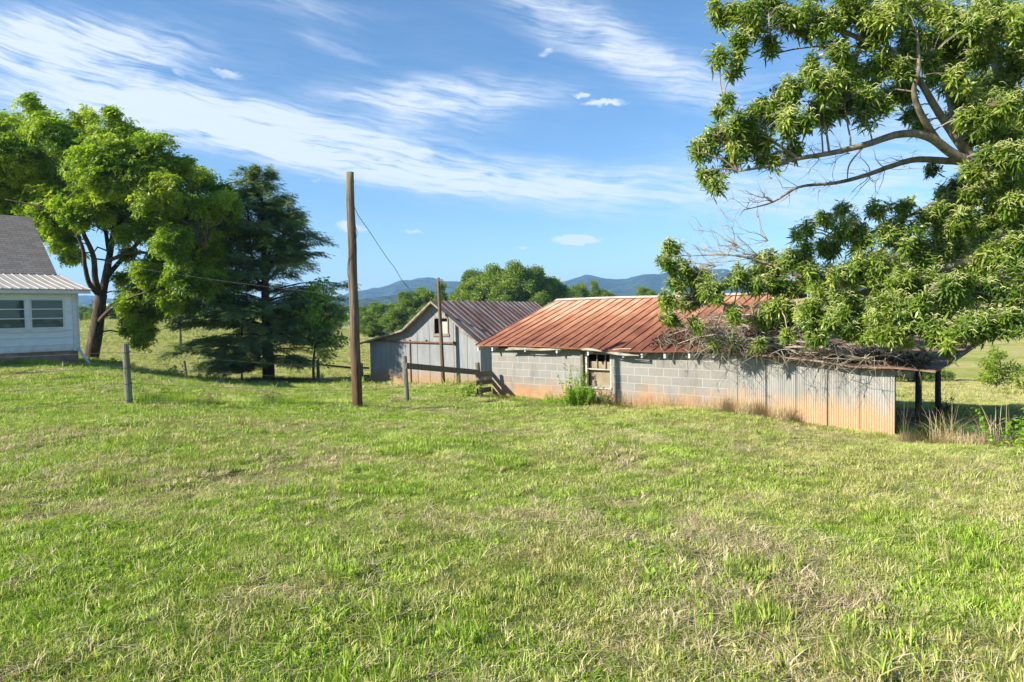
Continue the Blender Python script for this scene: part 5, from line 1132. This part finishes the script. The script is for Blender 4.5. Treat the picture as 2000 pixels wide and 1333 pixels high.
b0 = GB(1138, 17.2); stems_plant('weed_bush', b0, 110, .62, .55, 'weed_leaf', 'bright green feathery weed bush growing under the barn window', 'bush', .06, 80, .30, seed=1)
stems_plant('tall_weed', barn_pt(loc_x(1150), -.35, b0.z), 10, 1.25, .22, 'weed_leaf', 'tall slender green weed rising in front of the barn window', 'weed', .05, 110, .25, lean=.10, seed=2)
stems_plant('vine_weed', barn_pt(loc_x(1128), -.3, b0.z), 7, 1.35, .45, 'weed_leaf', 'sparse vine with round leaves climbing beside the dark door post', 'weed', .08, 14, .8, lean=.25, seed=3)
stems_plant('weed_bush', GB(1085, 17.6), 90, .42, 1.0, 'weed_leaf', 'low green weeds at the foot of the block wall left of the window', 'bush', .10, 12, .12, seed=4)
stems_plant('brown_weed', GB(1180, 16.7), 30, .55, .6, 'litter', 'brown seedy weeds in the shade right of the green window bush', 'weed', .05, 40, .3, seed=5)
stems_plant('yellow_weed', GB(918, 19.9), 26, .55, .6, 'weed_leaf', 'yellow green leafy weeds beside the board rails near the barn corner', 'weed', .11, 14, .4, seed=6)
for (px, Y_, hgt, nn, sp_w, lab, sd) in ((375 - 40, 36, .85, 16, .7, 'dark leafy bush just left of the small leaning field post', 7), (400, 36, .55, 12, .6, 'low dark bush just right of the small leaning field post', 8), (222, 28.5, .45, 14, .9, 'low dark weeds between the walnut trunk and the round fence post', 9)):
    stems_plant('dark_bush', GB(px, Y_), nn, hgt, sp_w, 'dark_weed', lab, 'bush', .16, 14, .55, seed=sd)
stems_plant('dark_bush', P(1838, 805, 18.0) , 16, .5, .5, 'dark_weed', 'small dark weeds around the foot of the rear lean-to post', 'bush', .09, 14, .3, seed=10)
# plant at right edge
stems_plant('leafy_shrub', G(1992, 10.6) , 12, .85, .40, 'weed_leaf', 'bright leafy shrub at the right edge of the lawn', 'shrub', .10, 22, .42, lean=.22, seed=12, up=1)
stems_plant('leafy_shrub', G(2040, 10.2) , 14, .8, .5, 'weed_leaf', 'leafy shrub cut by the right edge of the photo', 'shrub', .10, 22, .42, lean=.25, seed=14, up=1)
# dried clumps on the lawn along the fence line
for k_, (px, py, Y_, hgt, lab) in enumerate(((772, 788, 16.6, .28, 'dry tan weed clump just left of the rail fence end post'), (525, 787, 14.8, .32, 'brown weed clump left of the tall utility pole'), (617, 790, 15.0, .16, 'small brown weed clump close to the tall pole'), (392, 795, 13.5, .3, 'dry stalky clump right of the round fence post'), (440, 790, 14, .14, 'low dead grass clump mid way along the wire fence'))):
    stems_plant('dry_clump', G(px, Y_), 45, hgt, .35, 'litter' if k_ in (1, 2) else 'straw', lab, 'weeds', .06, 8, .2, lean=.5, seed=30 + k_)

def blades(n, x, y, hgt, wdt, lean, seed, curl=.5, z=None):
    """curved grass blades as 3-segment strips; arrays x,y"""
    r = np.random.default_rng(seed); z = H(x, y) if z is None else z; a = r.random(n) * 6.28; ln = np.asarray(hgt) * r.uniform(.6, 1.25, n); w_ = np.asarray(wdt) * r.uniform(.7, 1.3, n)
    la = r.random(n) * 6.28; lm = np.abs(r.normal(0, lean, n)); dirx, diry = np.cos(la) * lm, np.sin(la) * lm
    V = np.zeros((n, 7, 3)); sx, sy = np.cos(a), np.sin(a)
    for lv_, (t, ww) in enumerate(((0, 1), (.4, .9), (.75, .6))):
        cx = x + dirx * ln * t ** 1.6; cy = y + diry * ln * t ** 1.6; cz = z + ln * (t - curl * lm * t * t)
        V[:, 2 * lv_] = np.stack([cx - sx * w_ * ww / 2, cy - sy * w_ * ww / 2, cz], -1); V[:, 2 * lv_ + 1] = np.stack([cx + sx * w_ * ww / 2, cy + sy * w_ * ww / 2, cz], -1)
    V[:, 6] = np.stack([x + dirx * ln, y + diry * ln, z + ln * (1 - curl * lm)], -1)
    b_ = (np.arange(n) * 7)[:, None]; q = np.concatenate([b_ + np.array([[0, 1, 3, 2]]), b_ + np.array([[2, 3, 5, 4]])]); t3 = b_ + np.array([[4, 5, 6]]); return V.reshape(-1, 3), q, t3
# dry tall grass row at the right, and at the foot of the walls
def seg_pts(a, b_, n, wdt, seed):
    r = np.random.default_rng(seed); t = r.random(n); nx, ny = -(b_.y - a.y), b_.x - a.x; l_ = math.hypot(nx, ny); o_ = r.normal(0, wdt, n); return a.x + (b_.x - a.x) * t + nx / l_ * o_, a.y + (b_.y - a.y) * t + ny / l_ * o_
def row(name, a, b_, n, wdt, hgt, lean, mat, label, seed, bw=.006, curl=.6):
    x, y = seg_pts(a, b_, n, wdt, seed); V, q, t3 = blades(n, x, y, hgt, bw, lean, seed, curl); r = np.random.default_rng(seed + 1)
    o = link(name, mesh_np(name, V, [q, t3], mat, {'var': np.repeat(r.random(n), 7), 'dry': np.full(len(V), 0.)})); tag(o, label, 'grass', kind='stuff')
row('dry_grass', G(1758, 12.1), G(2120, 11.0), 3400, .20, .27, .7, M['straw'], 'band of tall dry tan grass at the edge of the shaded bank on the right', 41, .007, .7)
row('dry_grass', G(1762, 12.3), G(1980, 11.6), 150, .14, .75, .8, M['straw'], 'long arching dry grass stems beside the corrugated wall corner', 42, .009, .5)
row('dry_grass', barn_pt(loc_x(1425), -.3), barn_pt(loc_x(1560), -.35), 1500, .16, .42, .4, M['straw'], 'dry tan grass against the left half of the corrugated wall', 43, .006, .5)
row('dry_grass', barn_pt(loc_x(1215), -.2), barn_pt(loc_x(1430), -.2), 500, .08, .45, .3, M['straw'], 'thin dry stalks along the foot of the block wall', 44, .005, .5)
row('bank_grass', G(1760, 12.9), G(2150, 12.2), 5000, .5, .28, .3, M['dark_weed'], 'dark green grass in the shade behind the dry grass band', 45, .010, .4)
row('wall_grass', barn_pt(.2, -.4), barn_pt(loc_x(1420), -.5), 5200, .16, .16, .35, M['grass'], 'green grass growing up against the block wall', 46, .007, .4)
row('wall_grass', barn_pt(loc_x(1400), -.5), barn_pt(LX, -.45), 2600, .16, .12, .35, M['grass'], 'green grass at the foot of the corrugated wall', 47, .007, .4)
row('house_grass', Vector((-14.2, 21.3, 0)), Vector((-16.5, 18.7, 0)), 4200, .35, .22, .35, M['grass'], 'taller grass along the house foundation', 48, .010, .4)
row('fence_grass', G(250, 12.3), G(690, 15.2), 5200, .16, .20, .45, M['grass'], 'uneven taller grass along the wire fence line', 49, .008, .4)
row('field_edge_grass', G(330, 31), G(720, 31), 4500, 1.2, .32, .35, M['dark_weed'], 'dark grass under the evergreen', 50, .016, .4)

# ------------------------------------------------------------------ lawn: instanced tufts
tcol = bpy.data.collections.new('tuft_kinds')
def tuft(name, n, rad, hgt, wdt, lean, dryfrac, seed, var=(.0, 1.), curl=.5):
    r = np.random.default_rng(seed); a = r.random(n) * 6.28; q_ = r.random(n) ** .5 * rad; x, y = np.cos(a) * q_, np.sin(a) * q_
    V, q, t3 = blades(n, x, y, hgt, wdt, lean, seed, curl, np.zeros(n)); me = mesh_np(name, V, [q, t3], M['grass'], {'var': np.repeat(r.uniform(*var, n), 7), 'dry': np.repeat((r.random(n) < dryfrac).astype(float), 7)})
    o = bpy.data.objects.new(name, me); tcol.objects.link(o)
tuft('t00', 420, .24, .042, .0044, 1.1, .10, 1, curl=.35); tuft('t01', 420, .24, .048, .0046, 1.0, .06, 2, curl=.35); tuft('t02', 380, .24, .040, .0044, 1.3, .22, 3, curl=.3); tuft('t03', 400, .24, .045, .0042, 1.1, .14, 4, curl=.35)
tuft('t04', 120, .12, .09, .0065, .6, .04, 5, (.1, .8)); tuft('t05', 70, .08, .13, .007, .65, .06, 6, (.1, .8), .6); tuft('t06', 200, .22, .045, .0045, 2.6, 1.0, 7, (0, 1), .2); tuft('t07', 30, .25, .10, .0055, 1.6, .6, 8, (.4, 1), .3)
tuft('t09', 34, .13, .055, .024, 1.2, .0, 10, (.1, .75), .35); tuft('t08', 300, .26, .026, .010, 1.4, .03, 9, (.1, .7), .3)
def field(name, d0, d1, pxa, pxb, n, szm, seed, label, wts):
    r = np.random.default_rng(seed); d_ = np.sqrt(r.uniform(d0 * d0, d1 * d1, n)); px = r.uniform(pxa, pxb, n); x = (px - 1000) / F * d_; y = d_
    # keep off the buildings and clay
    bx = (x + .61) * UX + (y - 20.3) * UY; by = (x + .61) * .66 + (y - 20.3) * .751
    ok = ~((bx > -.1) & (bx < LX + .1) & (by > -.12) & (by < BD + .2))
    gx = (x + 6.46) * .866 - (y - 31) * .5; gy = (x + 6.46) * .5 + (y - 31) * .866; ok &= ~((gx > 0) & (gx < GW) & (gy > 0) & (gy < GL))
    hx = (x + 14) * .66 + (y - 22) * .751; hy = -(x + 14) * .751 + (y - 22) * .66; ok &= ~((hx < 0.0) & (hy > -.05) & (hy < 7.5))
    for (cpx, cpy, cY, rx, ry) in CLAY:
        c = P(cpx, cpy, cY); ok &= ~((((x - c.x) / rx) ** 2 + ((y - c.y) / ry) ** 2 + 1.0 * fbm(x * 2, y * 2, 3, 8)) < 1.0)
    # wear: thin patches
    thin = fbm(x * .75 + 3, y * .75, 3, 31); ok &= ~((thin > .60) & (r.random(n) < .55))
    x, y = x[ok], y[ok]; thin = thin[ok]; n = len(x)
    ntus = 0
    if d1 < 30:
        nt_ = {7.5: 34, 14.5: 60}.get(d1, 60); cd = np.sqrt(r.uniform(d0 * d0 if d0 > 2 else 5, d1 * d1, nt_)); cx_ = (r.uniform(pxa, pxb, nt_) - 1000) / F * cd; m_ = 9
        ax = np.repeat(cx_, m_) + r.normal(0, .11, nt_ * m_); ay = np.repeat(cd, m_) + r.normal(0, .11, nt_ * m_); bx = (ax + .61) * UX + (ay - 20.3) * UY; by = (ax + .61) * .66 + (ay - 20.3) * .751; k2_ = ~((bx > -.2) & (by > -.3)); ax, ay = ax[k2_], ay[k2_]
        ntus = len(ax); x = np.concatenate([x, ax]); y = np.concatenate([y, ay]); thin = np.concatenate([thin, np.full(ntus, .4)]); n = len(x)
    z = H(x, y) - .004
    me = bpy.data.meshes.new(name); me.vertices.add(n); me.vertices.foreach_set('co', np.stack([x, y, z], -1).astype(np.float32).ravel())
    lush = fbm(x * .55 + 9, y * .55, 3, 77)
    wts = np.array(wts, float); idx = r.choice(len(wts), n, p=wts / wts.sum()); tall = (idx == 4) | (idx == 5); idx[tall & (lush < .5)] = r.integers(0, 4, int((tall & (lush < .5)).sum()))
    st = (thin > .52) & (r.random(n) < .5) & ~tall; idx[st] = 6
    if ntus: idx[-ntus:] = r.choice([4, 5], ntus)
    rt = np.stack([r.normal(0, .05, n), r.normal(0, .05, n), r.random(n) * 6.28], -1); sl2 = szm * r.uniform(.7, 1.35, n) * (.72 + lush * .55); sl2 = sl2 * np.where((np.arange(n) >= n - ntus) & (idx == 5), .8, 1) if ntus else sl2
    a = me.attributes.new('rot', 'FLOAT_VECTOR', 'POINT'); a.data.foreach_set('vector', rt.astype(np.float32).ravel()); a = me.attributes.new('scl', 'FLOAT', 'POINT'); a.data.foreach_set('value', sl2.astype(np.float32)); a = me.attributes.new('idx', 'INT', 'POINT'); a.data.foreach_set('value', idx.astype(np.int32)); me.update()
    o = link(name, me); tag(o, label, 'grass', kind='stuff'); md = o.modifiers.new('tufts', 'NODES'); md.node_group = GN; return o
GN = bpy.data.node_groups.new('tufts', 'GeometryNodeTree'); GN.interface.new_socket('Geometry', in_out='INPUT', socket_type='NodeSocketGeometry'); GN.interface.new_socket('Geometry', in_out='OUTPUT', socket_type='NodeSocketGeometry')
gi = GN.nodes.new('NodeGroupInput'); go = GN.nodes.new('NodeGroupOutput'); ip = GN.nodes.new('GeometryNodeInstanceOnPoints'); ci = GN.nodes.new('GeometryNodeCollectionInfo'); ci.inputs['Collection'].default_value = tcol; ci.inputs['Separate Children'].default_value = True; ci.inputs['Reset Children'].default_value = True
def na_(nm, ty):
    n = GN.nodes.new('GeometryNodeInputNamedAttribute'); n.data_type = ty; n.inputs['Name'].default_value = nm; return [o_ for o_ in n.outputs if o_.enabled and o_.name == 'Attribute'][0]
GN.links.new(gi.outputs[0], ip.inputs['Points']); GN.links.new(ci.outputs[0], ip.inputs['Instance']); ip.inputs['Pick Instance'].default_value = True
GN.links.new(na_('idx', 'INT'), ip.inputs['Instance Index']); GN.links.new(na_('rot', 'FLOAT_VECTOR'), ip.inputs['Rotation']); GN.links.new(na_('scl', 'FLOAT'), ip.inputs['Scale']); GN.links.new(ip.outputs[0], go.inputs[0])
W = [5, 5, 5, 5, .6, .15, 2.2, 2.0, 3.5, 1.5]
field('lawn_grass', 1.2, 7.5, -350, 2350, 6500, 1.0, 1, 'short green and straw coloured grass in the foreground', W)
field('lawn_grass', 7.5, 14.5, -250, 2250, 15000, 1.12, 2, 'sunlit grass across the middle of the lawn', W)
field('lawn_grass', 14.5, 26, -150, 2150, 14000, 1.45, 3, 'grass near the fence, poles and barns', W)
field('pasture_grass', 26, 75, -100, 2100, 16000, 2.8, 4, 'rough yellow green pasture grass beyond the fence', [4, 4, 4, 4, 1.2, 1.0, 1.5, 1, 1])
field('pasture_grass', 75, 150, -50, 700, 5500, 6.0, 5, 'far slope of golden green pasture grass behind the walnut and evergreen', [3, 3, 3, 3, 1.5, 1.5, 2, 1, 1])

# ------------------------------------------------------------------ air
hzb = MB().box(-5200, 5200, -60, 5600, -60, 330).build('haze', None or bpy.data.materials.new('air')) if False else None
me = bpy.data.meshes.new('haze'); bx_ = MB().box(-5400, 5400, -80, 5400, -45, 290); me.from_pydata(bx_.v, [], bx_.f); hm = bpy.data.materials.new('air'); hm.use_nodes = True; hn = hm.node_tree; hn.nodes.clear()
ho = hn.nodes.new('ShaderNodeOutputMaterial'); pv_ = hn.nodes.new('ShaderNodeVolumePrincipled'); pv_.inputs['Color'].default_value = (.30, .56, 1, 1); pv_.inputs['Density'].default_value = .00019; pv_.inputs['Anisotropy'].default_value = .1; hn.links.new(pv_.outputs[0], ho.inputs['Volume'])
me.materials.append(hm); hz_o = link('haze', me); tag(hz_o, kind='stuff')
